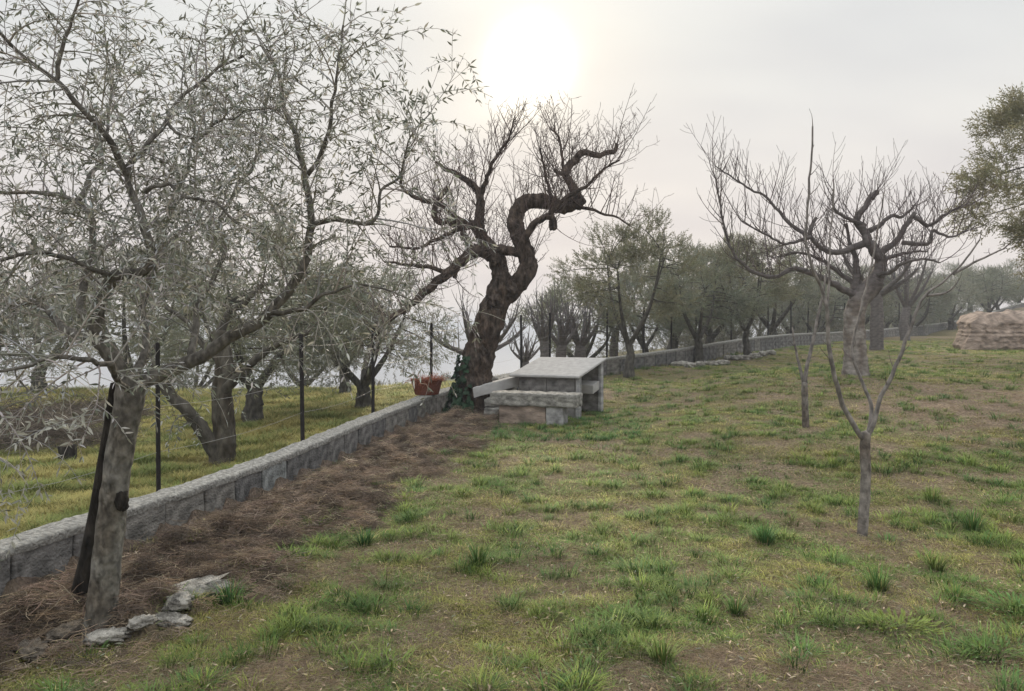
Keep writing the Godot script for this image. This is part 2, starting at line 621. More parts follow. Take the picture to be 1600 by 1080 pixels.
# ------------------------------------------------------------------ stone: a bevelled, worn block between eight corners (bit 0 right, bit 1 up, bit 2 back)
func block(c: Array, bevel: float, rough: float, cuts: Array, freq := 4.0, strata := 0.0) -> ArrayMesh:
	var size := [(c[1] - c[0]).length(), (c[2] - c[0]).length(), (c[4] - c[0]).length()]
	var ax := []
	for k in 3:
		var b: float = minf(bevel / maxf(size[k], 0.001), 0.3)
		var l := [0.0, b]
		for j in range(1, cuts[k]):
			l.append(lerpf(b, 1.0 - b, float(j) / cuts[k]))
		l.append_array([1.0 - b, 1.0])
		ax.append(l)
	var a := Acc.new()
	var seen := {}
	var vert := func(i: int, j: int, k: int) -> int:
		var key := (i * 200 + j) * 200 + k
		if seen.has(key):
			return seen[key]
		var p := [ax[0][i], ax[1][j], ax[2][k]]
		var ends := 0
		for e in 3:
			if p[e] < 1e-6 or p[e] > 1.0 - 1e-6:
				ends += 1
		if ends > 1:
			for e in 3:
				var b: float = minf(bevel / maxf(size[e], 0.001), 0.3) * 0.45
				p[e] = clampf(p[e], b, 1.0 - b)
		var x0: Vector3 = c[0].lerp(c[1], p[0])
		var x1: Vector3 = c[2].lerp(c[3], p[0])
		var x2: Vector3 = c[4].lerp(c[5], p[0])
		var x3: Vector3 = c[6].lerp(c[7], p[0])
		var w: Vector3 = x0.lerp(x1, p[1]).lerp(x2.lerp(x3, p[1]), p[2])
		var ctr: Vector3 = (c[0] + c[7]) * 0.5
		if rough > 0.0:
			var q := w * freq
			w += Vector3(n1.get_noise_3dv(q), n1.get_noise_3dv(q + Vector3(31, 0, 0)), n1.get_noise_3dv(q + Vector3(0, 47, 0))) * rough
			w += Vector3(n2.get_noise_3dv(q * 3.0), n2.get_noise_3dv(q * 3.0 + Vector3(31, 0, 0)), n2.get_noise_3dv(q * 3.0 + Vector3(0, 47, 0))) * rough * 0.6
		if strata > 0.0:
			var ou: Vector3 = (w - ctr) * Vector3(1, 0, 1)
			w += ou.normalized() * strata * (n2.get_noise_2d(w.y * 9.0 + 0.6 * n1.get_noise_3dv(w * 0.6), 3.0) + 0.4 * n2.get_noise_2d(w.y * 26.0, 9.0))
		var id := a.v.size()
		a.v.append(w)
		a.n.append(Vector3.UP)
		a.c.append(Color.WHITE)
		seen[key] = id
		return id
	var m := [ax[0].size(), ax[1].size(), ax[2].size()]
	for f in 3:
		var u := (f + 1) % 3
		var v := (f + 2) % 3
		for e in 2:
			for j in m[u] - 1:
				for k in m[v] - 1:
					var id := []
					for q in [[0, 0], [1, 0], [0, 1], [1, 1]]:
						var s := [0, 0, 0]
						s[f] = (m[f] - 1) * e
						s[u] = j + q[0]
						s[v] = k + q[1]
						id.append(vert.call(s[0], s[1], s[2]))
					if e == 1:
						a.i.append_array([id[0], id[2], id[1], id[1], id[2], id[3]])
					else:
						a.i.append_array([id[0], id[1], id[2], id[1], id[3], id[2]])
	# corner frame may be mirrored (back is -z): turn the faces so that they look outwards
	if (c[1] - c[0]).cross(c[2] - c[0]).dot(c[4] - c[0]) < 0.0:
		for k in range(0, a.i.size(), 3):
			var t := a.i[k + 1]
			a.i[k + 1] = a.i[k + 2]
			a.i[k + 2] = t
	renormal(a)
	return mesh_of(a)

# corners from a near top left corner, the edge to the right, the edge to the back, and the depth down; moved into the axes of o
func slab(tl: Vector3, right: Vector3, back: Vector3, down: Vector3, o: Vector3) -> Array:
	var b := tl + down - o
	return [b, b + right, b - down, b + right - down, b + back, b + right + back, b + back - down, b + right + back - down]

func rock_mesh(sd: int, size: Vector3, rough := 0.28) -> ArrayMesh:
	var a := Acc.new()
	var nu := 20
	var nv := 12
	for j in nv + 1:
		for k in nu:
			var th := PI * j / nv
			var ph := TAU * k / nu
			var d := Vector3(sin(th) * cos(ph), cos(th), sin(th) * sin(ph))
			var boxy := d / maxf(maxf(absf(d.x), absf(d.y)), absf(d.z))
			var p := d.lerp(boxy, 0.45)
			p *= 0.85 + rough * n1.get_noise_3dv(d * 2.2 + Vector3(sd * 17.0, 0, 0)) * 1.6 + rough * 0.55 * n2.get_noise_3dv(d * 4.0 + Vector3(0, sd * 9.0, 0))
			a.v.append(p * size * 0.5)
			a.n.append(d)
			a.c.append(Color.WHITE)
	for j in nv:
		for k in nu:
			var p := j * nu + k
			var q := j * nu + (k + 1) % nu
			a.i.append_array([p, q, p + nu, q, q + nu, p + nu])
	renormal(a)
	return mesh_of(a)

func rock(px: float, py: float, size: Vector3, sd: int, called: String, label: String, category: String, group := "", sink := 0.25, m: Material = null) -> void:
	var p := gp(px, py)
	var o := MeshInstance3D.new()
	o.name = numbered(called)
	o.mesh = rock_mesh(sd, size)
	o.material_override = m if m else M.limestone
	add_child(o)
	o.position = p + Vector3(0, size.y * (0.5 - sink), 0)
	o.rotation.y = sd * 0.9
	stones.append([p, maxf(size.x, size.z) * 0.5])
	tag(o, label, category, group)

# ------------------------------------------------------------------ grass
func blade(a: Acc, o: Vector3, dir: Vector3, h: float, w: float, lean: float, tone: Color, parts := 2) -> void:
	var side := Vector3(-dir.z, 0, dir.x) * w * 0.5
	var s := a.v.size()
	for k in parts + 1:
		var f := float(k) / parts
		var p := o + dir * lean * h * f * f + Vector3.UP * h * (f - 0.35 * lean * f * f)
		if k < parts:
			a.v.append_array([p - side * (1.0 - 0.6 * f), p + side * (1.0 - 0.6 * f)])
		else:
			a.v.append(p)
	for k in range(s, a.v.size()):
		a.n.append((Vector3.UP + dir * 0.3).normalized())
		a.c.append(shade(tone, 1.0))
	for k in parts - 1:
		var p := s + k * 2
		a.i.append_array([p, p + 2, p + 1, p + 1, p + 2, p + 3])
	var q := s + (parts - 1) * 2
	a.i.append_array([q, q + 2, q + 1])

func tuft_mesh(sd: int, blades: int, radius: float, h: float, w: float, lean: float, dry := 0.2, parts := 2) -> ArrayMesh:
	rng.seed = sd
	var a := Acc.new()
	for k in blades:
		var ang := R(0, TAU)
		var rr := radius * sqrt(rng.randf())
		var dir := Vector3(cos(ang + R(-0.8, 0.8)), 0, sin(ang + R(-0.8, 0.8)))
		var tone := Color(1, 1, 1)
		if rng.randf() < dry:
			tone = Color(2.0, 1.45, 1.35)
		tone = shade(tone, R(0.7, 1.3))
		blade(a, Vector3(cos(ang) * rr, -0.01, sin(ang) * rr), dir, h * R(0.5, 1.15), w * R(0.7, 1.3), lean * R(0.3, 1.4) * (0.4 + rr / radius), tone, parts)
	return mesh_of(a)

func straw_mesh(sd: int, n: int, size: float) -> ArrayMesh:     # a few bent stalks lying loosely
	rng.seed = sd
	var a := Acc.new()
	for k in n:
		var ang := R(0, TAU)
		var p := Vector3(R(-1, 1), 0, R(-1, 1)) * size * 0.5
		p.y = R(0.0, 0.03)
		var d := Vector3(cos(ang), R(-0.1, 0.35), sin(ang))
		var pts := PackedVector3Array([p])
		var l := size * R(0.5, 1.3)
		for j in 3:
			d = (d + Vector3(R(-0.5, 0.5), R(-0.45, 0.2), R(-0.5, 0.5))).normalized()
			p += d * l / 3.0
			p.y = maxf(p.y, 0.003)
			pts.append(p)
		var r := R(0.0008, 0.0018)
		tube(a, pts, PackedFloat32Array([r, r, r, r * 0.6]), 3, shade(Color(1, 1, 1), R(0.5, 1.7)))
	return mesh_of(a)

func spread_grass() -> void:
	rng.seed = 77
	var short_m := [tuft_mesh(1, 15, 0.06, 0.036, 0.0042, 1.0), tuft_mesh(2, 17, 0.07, 0.042, 0.004, 1.2, 0.3), tuft_mesh(3, 13, 0.055, 0.05, 0.004, 0.9, 0.1)]
	var clump_m := [tuft_mesh(4, 44, 0.085, 0.085, 0.0055, 0.9, 0.15, 3), tuft_mesh(5, 52, 0.07, 0.115, 0.005, 0.85, 0.1, 3)]
	var xs := [[], [], [], [], []]
	var cs := [[], [], [], [], []]
	rng.seed = 78
	# short grass; spacing grows with distance
	for k in 115000:
		var d := 2.5 * pow(34.0 / 2.5, pow(rng.randf(), 0.8))
		var x := R(-0.76, 0.76) * d
		var z := -d
		var s := wall_side(x, z)
		if s < 0.25:
			continue
		var li := litter(x, z, s)
		var b := bare(x, z)
		var pn := 0.5 + 0.9 * n1.get_noise_2d(x * 1.9 + 70.0, z * 1.9) + 0.5 * n2.get_noise_2d(x * 2.6, z * 2.6)
		if rng.randf() > clampf(pn * 1.3 + 0.4, 0.12, 1.0) * (1.0 - li * 0.985) * (1.0 - b * 0.86):
			continue
		var dn := n1.get_noise_2d(x * 0.65 - 30.0, z * 0.65) + 0.5 * n2.get_noise_2d(x * 1.5, z * 1.5)
		var col := Color(0.095, 0.15, 0.042).lerp(Color(0.19, 0.185, 0.066), smoothstep(-0.3, 0.3, dn))
		if rng.randf() < 0.14:
			col = Color(0.32, 0.26, 0.14)
		col = jit(col, 0.25)
		var sc := (0.75 + 0.055 * d) * R(0.7, 1.3)
		var i := rng.randi() % 3
		xs[i].append(Transform3D(Basis(Vector3.UP, R(0, TAU)).scaled(Vector3(sc, sc * R(0.7, 1.2) / (1.0 + 0.03 * d), sc)), Vector3(x, H(x, z), z)))
		cs[i].append(col)
	# taller darker clumps, gathered by noise
	for k in 26000:
		var d := 2.6 * pow(28.0 / 2.6, pow(rng.randf(), 0.75))
		var x := R(-0.76, 0.76) * d
		var z := -d
		var s := wall_side(x, z)
		if s < 0.3:
			continue
		var nn := 0.7 * n1.get_noise_2d(x * 2.7 + 11.0, z * 2.7 + 5.0) + 0.5 * n1.get_noise_2d(x * 0.8 - 3.0, z * 0.8) + 0.4 * n2.get_noise_2d(x * 3, z * 3)
		if nn < 0.08 + 0.12 * rng.randf() or rng.randf() < litter(x, z, s) * 0.97 or rng.randf() < bare(x, z) * 0.7:
			continue
		var i := 3 + rng.randi() % 2
		var sc := (0.45 + 0.9 * pow(rng.randf(), 1.5)) * (0.8 + 0.015 * d)
		xs[i].append(Transform3D(Basis(Vector3.UP, R(0, TAU)).scaled(Vector3(sc, sc * R(0.7, 1.1), sc)), Vector3(x, H(x, z), z)))
		cs[i].append(jit(Color(0.05, 0.096, 0.034).lerp(Color(0.16, 0.19, 0.055), pow(rng.randf(), 1.7)), 0.25))
	# rank green grass round the table and the benches
	for k in 260:
		var p := gp(R(770, 1010), R(636, 690))
		var i := 3 + rng.randi() % 2
		var sc := R(0.5, 0.95)
		xs[i].append(Transform3D(Basis(Vector3.UP, R(0, TAU)).scaled(Vector3(sc, sc, sc)), p))
		cs[i].append(jit(Color(0.055, 0.12, 0.045), 0.25))
	for k in 170:
		var d := R(3.0, 24.0)
		var x := wall_at(d, 0) + R(0.2, 0.4)
		var sc := R(0.35, 1.0)
		var i := 3 + rng.randi() % 2
		xs[i].append(Transform3D(Basis(Vector3.UP, R(0, TAU)).scaled(Vector3(sc, sc * 1.2, sc)), Vector3(x, H(x, -d), -d)))
		cs[i].append(jit(Color(0.06, 0.1, 0.035) if rng.randf() < 0.5 else Color(0.2, 0.16, 0.09), 0.25))
	for i in 5:
		var o := many("short_grass" if i < 3 else "tall_grass", (short_m + clump_m)[i], M.grass, xs[i], cs[i], self)
		o.name = numbered(o.name)
		tag(o, "short patchy olive green lawn grass across the terrace" if i < 3 else "darker taller grass tufts dotted over the lawn", "grass", "lawn grass" if i < 3 else "tall lawn tufts")
	# the rough yellow meadow beyond the wall
	var mead := tuft_mesh(6, 34, 0.12, 0.13, 0.007, 1.2, 0.45, 3)
	var mx := []
	var mc := []
	rng.seed = 79
	for k in 30000:
		var d := 4.0 * pow(26.0 / 4.0, pow(rng.randf(), 0.75))
		var x := R(-0.78, 0.2) * d
		var s := wall_side(x, -d)
		if s > -0.25:
			continue
		var y := n1.get_noise_2d(x * 1.3, -d * 1.3) + 0.5 * n2.get_noise_2d(x * 2, d * 2)
		var sc := R(0.6, 1.2) * (0.75 + 0.03 * d) * (1.0 + 0.4 * y)
		mx.append(Transform3D(Basis(Vector3.UP, R(0, TAU)).scaled(Vector3(sc, sc * 0.9, sc)), Vector3(x, H(x, -d), -d)))
		mc.append(jit(Color(0.225, 0.19, 0.085).lerp(Color(0.11, 0.125, 0.046), smoothstep(-0.1, 0.4, y)), 0.22))
	var o := many("meadow_grass", mead, M.grass, mx, mc, self)
	tag(o, "long yellowing grass in the olive grove beyond the low wall", "grass")
	# grass on the far lawn and beneath the far trees is only colour and a thin cover
	# straw raked along the wall
	var sm := [straw_mesh(21, 12, 0.09), straw_mesh(22, 15, 0.075), straw_mesh(23, 9, 0.13)]
	var sx := [[], [], []]
	var sc2 := [[], [], []]
	rng.seed = 80
	for k in 52000:
		var d := 2.4 * pow(14.5 / 2.4, pow(rng.randf(), 0.8))
		var x := wall_at(d, 0) + R(0.15, 2.9)
		var s := wall_side(x, -d)
		var li := litter(x, -d, s)
		if s < 0.14 or rng.randf() > li or on_stone(x, -d):
			continue
		var i := rng.randi() % 3
		var f := n1.get_noise_2d(x * 3.0, d * 3.0) + 0.5 * n2.get_noise_2d(x * 3, d * 3)
		var col := Color(0.10, 0.078, 0.062).lerp(Color(0.27, 0.208, 0.155), smoothstep(-0.45, 0.45, f))
		if rng.randf() < 0.04:
			col = Color(0.42, 0.36, 0.26)
		sx[i].append(Transform3D(Basis(Vector3.UP, R(0, TAU)) * Basis(Vector3.RIGHT, R(-0.25, 0.25)) * Basis.from_scale(Vector3.ONE * R(0.6, 1.25)), Vector3(x, H(x, -d) + R(0, 0.02), -d)))
		sc2[i].append(jit(col, 0.3))
	for i in 3:
		var w := many("straw_litter", sm[i], M.straw, sx[i], sc2[i], self)
		w.name = numbered("straw_litter")
		tag(w, "brown dead weeds and straw raked into a strip along the wall", "straw", "raked straw along the wall")
	# loose straws and chips on the lawn
	var lx := []
	var lc := []
	rng.seed = 81
	for k in 52000:
		var d := 2.4 * pow(15.0 / 2.4, pow(rng.randf(), 0.85))
		var x := R(-0.76, 0.76) * d
		var s := wall_side(x, -d)
		if s < 0.2 or rng.randf() > 0.4 + bare(x, -d) * 0.6 or on_stone(x, -d):
			continue
		lx.append(Transform3D(Basis(Vector3.UP, R(0, TAU)) * Basis.from_scale(Vector3.ONE * R(0.3, 0.7)), Vector3(x, H(x, -d), -d)))
		lc.append(jit(Color(0.2, 0.15, 0.105).lerp(Color(0.36, 0.3, 0.21), rng.randf() * rng.randf()), 0.25))
	var w2 := many("dry_thatch", straw_mesh(24, 8, 0.11), M.straw, lx, lc, self)
	tag(w2, "pale dry thatch lying on bare patches of the lawn", "thatch")
	# sticks and prunings among the raked straw
	var kx := []
	var kc := []
	rng.seed = 83
	for k in 520:
		var d := 2.6 * pow(14.0 / 2.6, rng.randf())
		var x := wall_at(d, 0) + R(0.25, 2.0)
		if rng.randf() > litter(x, -d, wall_side(x, -d)) or on_stone(x, -d):
			continue
		kx.append(Transform3D(Basis(Vector3.UP, R(0, TAU)) * Basis(Vector3.RIGHT, R(-0.3, 0.3)) * Basis.from_scale(Vector3(1, 1, 1) * R(0.7, 2.2)), Vector3(x, H(x, -d) + 0.02, -d)))
		kc.append(jit(Color(0.3, 0.25, 0.19) if rng.randf() < 0.5 else Color(0.09, 0.07, 0.055), 0.3))
	var w4 := many("prunings", straw_mesh(26, 2, 0.2), M.straw, kx, kc, self)
	tag(w4, "loose sticks and prunings among the raked straw by the wall", "sticks")
	# small fallen leaves
	var fx := []
	var fc := []
	rng.seed = 82
	for k in 5200:
		var d := 2.5 * pow(11.0 / 2.5, pow(rng.randf(), 0.9))
		var x := R(-0.76, 0.76) * d
		if wall_side(x, -d) < 0.2:
			continue
		var b := Basis(Vector3.UP, R(0, TAU)) * Basis(Vector3.RIGHT, -PI * 0.5 + R(-0.4, 0.4)) * Basis.from_scale(Vector3.ONE * R(0.7, 1.2))
		fx.append(Transform3D(b, Vector3(x, H(x, -d) + R(0.004, 0.03), -d)))
		fc.append(jit(Color(0.27, 0.215, 0.15) if rng.randf() < 0.7 else Color(0.17, 0.18, 0.12), 0.3))
	var w3 := many("fallen_leaves", leaf_mesh(0.036, 0.009), M.straw, fx, fc, self)
	tag(w3, "fallen olive leaves scattered over the near lawn", "leaves")

func lone_tuft(px: float, py: float, size: float, tone: Color, label: String, sd: int, broad := false) -> void:
	var root := thing("weed_tuft" if broad else "grass_tuft", label, "weed" if broad else "grass tuft", gp(px, py))
	rng.seed = sd
	var a := Acc.new()
	if not broad:
		for k in 130:
			var ang := R(0, TAU)
			var rr := size * 0.28 * sqrt(rng.randf())
			var dir := Vector3(cos(ang + R(-0.6, 0.6)), 0, sin(ang + R(-0.6, 0.6)))
			var c := jit(tone, 0.3)
			if rng.randf() < 0.08:
				c = Color(0.24, 0.2, 0.1)
			blade(a, Vector3(cos(ang) * rr, -0.02, sin(ang) * rr), dir, size * R(0.5, 1.1), 0.006, R(0.2, 0.9) * (0.3 + rr / size * 2.5), c, 3)
		put("blades", mesh_of(a), M.grass, root, "stuff")
	else:
		var lm := leaf_mesh(0.065 * size / 0.3, 0.014 * size / 0.3, 0.35)
		var xf := []
		var cl := []
		for k in 260:
			var ang := R(0, TAU)
			var rr := size * sqrt(rng.randf())
			var dir := Vector3(cos(ang), R(0.15, 0.9), sin(ang)).normalized()
			var z := (Vector3.UP - dir * dir.y).normalized()
			var s := R(0.6, 1.2)
			xf.append(Transform3D(Basis(dir.cross(z) * s, dir * s, z * s), Vector3(cos(ang) * rr, R(0.0, 0.05), sin(ang) * rr * 0.7)))
			cl.append(jit(tone, 0.3))
		many("leaves", lm, M.grass, xf, cl, root)

# ------------------------------------------------------------------ the sky: thin bright cloud with the sun's blur behind it
func sky_picture() -> Image:
	var w := 1024
	var h := 512
	var im := Image.create(w, h, false, Image.FORMAT_RGBF)
	var sun := (cam.basis * Vector3((828 - 800.0) / F, -(100 - 540.0) / F, -1.0)).normalized()
	var n := FastNoiseLite.new()
	n.noise_type = FastNoiseLite.TYPE_SIMPLEX_SMOOTH
	n.frequency = 1.0
	n.fractal_octaves = 4
	n.seed = 5
	for y in h:
		var el := PI * 0.5 - (y + 0.5) / h * PI
		for x in w:
			var az := (x + 0.5) / w * TAU
			var d := Vector3(sin(az) * cos(el), sin(el), -cos(az) * cos(el))
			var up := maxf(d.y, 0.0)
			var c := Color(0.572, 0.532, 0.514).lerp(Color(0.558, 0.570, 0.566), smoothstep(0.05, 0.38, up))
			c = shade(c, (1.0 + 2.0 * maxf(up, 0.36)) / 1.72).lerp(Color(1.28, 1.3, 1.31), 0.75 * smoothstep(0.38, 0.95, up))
			if d.y < 0.0:
				c = Color(0.52, 0.525, 0.54)
			else:
				var q := d / (up + 0.22)
				var cl := n.get_noise_3d(q.x * 0.9, q.z * 1.9, 0.0)
				c = shade(c, 1.0 + 0.11 * cl)
				c.b *= 1.0 - 0.03 * cl
				var wav := n.get_noise_3d(q.x * 3.0, q.z * 3.0, 7.0)
				var ang := rad_to_deg(acos(clampf(d.dot(sun), -1, 1))) * (1.0 + 0.16 * wav)
				var core := 1.0 / (1.0 + exp((ang - 1.9) * 1.8))
				var halo := exp(-ang / 4.2)
				var wide := exp(-ang / 14.0)
				c += Color(1.7, 1.6, 1.4) * core + Color(0.25, 0.185, 0.085) * halo + Color(0.115, 0.075, 0.03) * wide
			im.set_pixel(x, y, c)
	return im

func pxroot(called: String, label: String, cat: String, px: float, py: float, d: float, group := "") -> Node3D:
	var p := at(px, py, d)
	return thing(called, label, cat, p, group)

func depth(p: Vector3) -> float:
	return (p - EYE).dot(-cam.basis.z)

func materials() -> void:
	var grain := tex(256, 0.02, 5, 0.62, 1.0, 3)
	var fine := tex(256, 0.06, 4, 0.0, 1.0, 4)
	var barkt := tex(256, 0.018, 5, 0.30, 1.0, 6, 1.3)
	var lichen := tex(256, 0.011, 5, 0.45, 1.0, 8, 0.8)
	var soil := tex(512, 0.03, 5, 0.45, 1.0, 9)
	var fine2 := tex(512, 0.05, 5, 0.0, 1.0, 10)
	var W := Color(1, 1, 1)
	M.ground = mat(Color(1.875, 1.875, 1.875), 0.95, soil, Vector3(1.4, 1.4, 1.4), fine2, 2.0)
	M.bark_olive = mat(Color(0.213, 0.199, 0.173), 0.9, lichen, Vector3(4, 1.6, 4), fine, 0.6)
	M.bark_front = mat(Color(0.35, 0.336, 0.304), 0.9, tex(256, 0.035, 5, 0.35, 1.0, 21, 0.9), Vector3(2.4, 1.3, 2.4), fine, 1.2)
	M.bark_old = mat(Color(0.254, 0.203, 0.173), 0.95, barkt, Vector3(2.2, 1.1, 2.2), tex(256, 0.03, 5, 0.0, 1.0, 14), 4.0)
	M.bark_cherry = mat(Color(0.516, 0.49, 0.473), 0.85, tex(256, 0.016, 5, 0.62, 1.0, 15, 0.9), Vector3(1.6, 3.0, 1.6), fine, 0.8)
	M.bark_sapling = mat(Color(0.421, 0.397, 0.38), 0.8, lichen, Vector3(5, 3, 5), fine, 0.4)
	M.twig = mat(W, 0.85, null, Vector3.ONE)
	M.leaf = leafmat(0.45, 0.55)
	M.leaf.albedo_color = Color(1.68, 1.66, 1.68).linear_to_srgb()
	M.leaf_far = leafmat(0.45, 0.6)
	M.leaf_far.albedo_color = Color(2.2, 2.2, 2.15).linear_to_srgb()
	M.grass = leafmat(0.45, 0.75)
	M.grass.albedo_color = Color(1.78, 1.88, 1.55).linear_to_srgb()
	M.straw = leafmat(0.1, 0.9)
	M.straw.albedo_color = Color(1.4, 1.4, 1.4).linear_to_srgb()
	M.ivy = leafmat(0.15, 0.45)
	M.limestone = mat(Color(0.662, 0.634, 0.576), 0.9, lichen, Vector3(3, 3, 3), fine, 2.0)
	M.boulder = mat(Color(0.529, 0.42, 0.345), 0.92, tex(256, 0.02, 5, 0.5, 1.0, 16), Vector3(0.5, 1.3, 0.5), fine2, 3.0)
	M.slab = mat(Color(0.46, 0.454, 0.451), 0.95, tex(256, 0.03, 5, 0.82, 1.0, 24), Vector3(0.9, 0.9, 0.9), fine, 0.15)
	M.rough_slab = mat(Color(0.536, 0.524, 0.49), 0.9, lichen, Vector3(2.5, 4, 2.5), fine, 2.0)
	M.panel = mat(Color(0.38, 0.368, 0.362), 0.8, lichen, Vector3(2, 2, 2), fine, 0.6)
	M.plaster = mat(Color(0.497, 0.4, 0.338), 0.9, tex(256, 0.012, 4, 0.5, 1.0, 18), Vector3(1.1, 1.6, 1.1), fine, 1.0)
	M.pier = mat(Color(0.576, 0.576, 0.59), 0.85, lichen, Vector3(2, 2, 2), fine, 0.6)
	M.block_a = mat(Color(0.333, 0.325, 0.318), 0.95, lichen, Vector3(2, 2, 2), fine, 1.2)
	M.block_b = mat(Color(0.393, 0.379, 0.355), 0.95, lichen, Vector3(1.7, 2.3, 1.7), fine, 1.2)
	M.block_c = mat(Color(0.272, 0.269, 0.269), 0.95, lichen, Vector3(2.3, 2, 2.3), fine, 1.2)
	M.block_pale = mat(Color(0.45, 0.475, 0.475), 0.95, lichen, Vector3(2.3, 2, 2.3), fine, 1.2)
	M.coping = mat(Color(0.475, 0.47, 0.444), 0.95, tex(512, 0.03, 5, 0.55, 1.0, 23), Vector3(1.1, 1.1, 1.1), fine2, 2.0)
	M.water = mat(Color(0.22, 0.24, 0.25), 0.12, null, Vector3.ONE)
	M.water.metallic_specular = 0.5
	M.iron = mat(Color(0.022, 0.02, 0.02), 0.6, null, Vector3.ONE)
	M.wire = mat(Color(0.3, 0.3, 0.3), 0.4, null, Vector3.ONE)
	M.terracotta = mat(Color(0.29, 0.10, 0.062), 0.85, grain, Vector3(6, 6, 6), fine, 1.0)
	M.humus_rock = mat(Color(0.30, 0.26, 0.215), 0.95, lichen, Vector3(5, 5, 5), fine, 2.0)
	M.soil = mat(Color(0.09, 0.06, 0.045), 1.0, grain, Vector3(6, 6, 6))
	M.stake = mat(Color(0.085, 0.075, 0.065), 0.95, barkt, Vector3(3, 1, 3), fine, 1.0)

func build_wall() -> void:
	var root := thing("block_wall", "long low grey concrete block wall with a rough pale coping", "wall", Vector3(wall_at(4.8, 0), lawn(-3.3, -4.8), -4.8))
	var o := root.position
	var ds := PackedFloat32Array([-0.6])
	rng.seed = 31
	var mats := [M.block_a, M.block_b, M.block_c, M.block_a]
	while ds[-1] < 60.0:
		var d := ds[-1]
		var sl := (wall_at(d + 0.3, 0) - wall_at(d - 0.3, 0)) / 0.6
		ds.append(d + (0.5 if d < 30.0 else 1.0) / sqrt(1.0 + sl * sl) * R(0.92, 1.08))
	for k in ds.size() - 1:
		var e := []
		for q in 2:
			var d := ds[k + q] + (0.006 if q == 0 else -0.006)
			var sl := (wall_at(d + 0.3, 0) - wall_at(d - 0.3, 0)) / 0.6
			var nrm := Vector3(1, 0, sl).normalized()
			var y := wall_at(d, 2) + EYE.y - 0.055
			var off := R(-0.006, 0.006)
			var c := Vector3(wall_at(d, 0), y, -d)
			e.append([c + nrm * (0.105 + off), c - nrm * 0.105, y])
		var dn := Vector3(0, -0.75, 0)
		var cn := [e[0][0] + dn - o, e[1][0] + dn - o, e[0][0] - o, e[1][0] - o, e[0][1] + dn - o, e[1][1] + dn - o, e[0][1] - o, e[1][1] - o]
		var px: float = 800.0 + wall_at(ds[k], 0) / ds[k] * F
		var m: Material = mats[rng.randi() % 4]
		if ds[k] > 7.4 and ds[k] < 7.85:
			m = M.block_pale
		put("block", block(cn, 0.012, 0.012, [4, 5, 1] if ds[k] < 16.0 else [2, 2, 1], 7.0), m, root)
	# mortar between and the coping laid on top
	for part in 2:
		var a := Acc.new()
		var prof := [[0.085, -0.8], [0.085, -0.05], [-0.085, -0.05], [-0.085, -0.8]] if part == 0 else [[0.112, -0.07], [0.12, -0.06], [0.121, -0.02], [0.114, -0.004], [0.09, 0.002], [0.03, 0.004], [-0.04, 0.004], [-0.11, 0.0], [-0.127, -0.014], [-0.125, -0.07]]
		var d := -0.6
		var rows := 0
		while d < 60.5:
			var sl := (wall_at(d + 0.3, 0) - wall_at(d - 0.3, 0)) / 0.6
			var nrm := Vector3(1, 0, sl).normalized()
			for p in prof:
				var v: Vector3 = Vector3(wall_at(d, 0), wall_at(d, 2) + EYE.y + p[1], -d) + nrm * p[0]
				if part == 1:
					var q := v * 5.0
					v += nrm * 0.014 * n1.get_noise_3dv(q * 0.5) + nrm * 0.007 * n2.get_noise_3dv(q * 2.0) + Vector3.UP * (0.014 * n1.get_noise_3dv(q * 0.6 + Vector3(9, 0, 0)) + 0.01 * n2.get_noise_3dv(q * 3.0)) * (1.0 if d < 20.0 else 0.6)
				a.v.append(v - o)
				a.n.append(Vector3.UP)
				a.c.append(Color.WHITE)
			rows += 1
			d += (0.05 if d < 16.0 else 0.2) / (1.0 if d < 22.0 else sqrt(1.0 + sl * sl) * 0.7)
		var np := prof.size()
		for r in rows - 1:
			for k in np - 1:
				var p := r * np + k
				a.i.append_array([p, p + 1, p + np, p + 1, p + np + 1, p + np])
		renormal(a)
		put("mortar" if part == 0 else "coping", mesh_of(a), M.block_c if part == 0 else M.coping, root)

func build_fence() -> void:
	var root := thing("wire_fence", "wire fence of slim dark iron posts behind the low block wall", "fence", Vector3(wall_at(6.0, 0) - 0.2, 0, -6.0))
	var o := root.position
	var tops := []
	for px in [-150.0, 239.0, 470.0, 580.0, 672.0, 750.0, 812.0, 857.0, 945.0, 1003.0, 1048.0, 1086.0, 1142.0, 1200.0, 1236.0, 1262.0, 1320.0, 1405.0, 1470.0]:
		var d := 1.5
		var best := 1e9
		var at_d := 2.0
		while d < 48.0:
			var e := absf(800.0 + (wall_at(d, 0) - 0.17) / d * F - px)
			if e < best:
				best = e
				at_d = d
			d += 0.02
		var sl := (wall_at(at_d + 0.3, 0) - wall_at(at_d - 0.3, 0)) / 0.6
		var p := Vector3(wall_at(at_d, 0), wall_at(at_d, 2) + EYE.y, -at_d) - Vector3(1, 0, sl).normalized() * 0.165
		var a := Acc.new()
		var lean := Vector3(R(-0.02, 0.02), 0, R(-0.02, 0.02))
		var t := p + Vector3(0, 1.27, 0) + lean
		var r := 0.021 if at_d < 8.0 else 0.026
		tube(a, PackedVector3Array([p - Vector3(0, 0.6, 0) - o, p.lerp(t, 0.5) - o, t - o]), PackedFloat32Array([r, r, r]), 4, Color.WHITE)
		put("post", mesh_of(a), M.iron, root)
		tops.append(p)
	for h in [0.32, 0.72, 1.14]:
		var pts := PackedVector3Array()
		var rad := PackedFloat32Array()
		for k in tops.size() - 1:
			for j in 4:
				var f := j / 4.0
				pts.append(tops[k].lerp(tops[k + 1], f) + Vector3(0, h - 0.05 * sin(f * PI), 0) - o)
				rad.append(0.0016)
		var a := Acc.new()
		tube(a, pts, rad, 4, Color.WHITE)
		put("wire", mesh_of(a), M.wire, root)

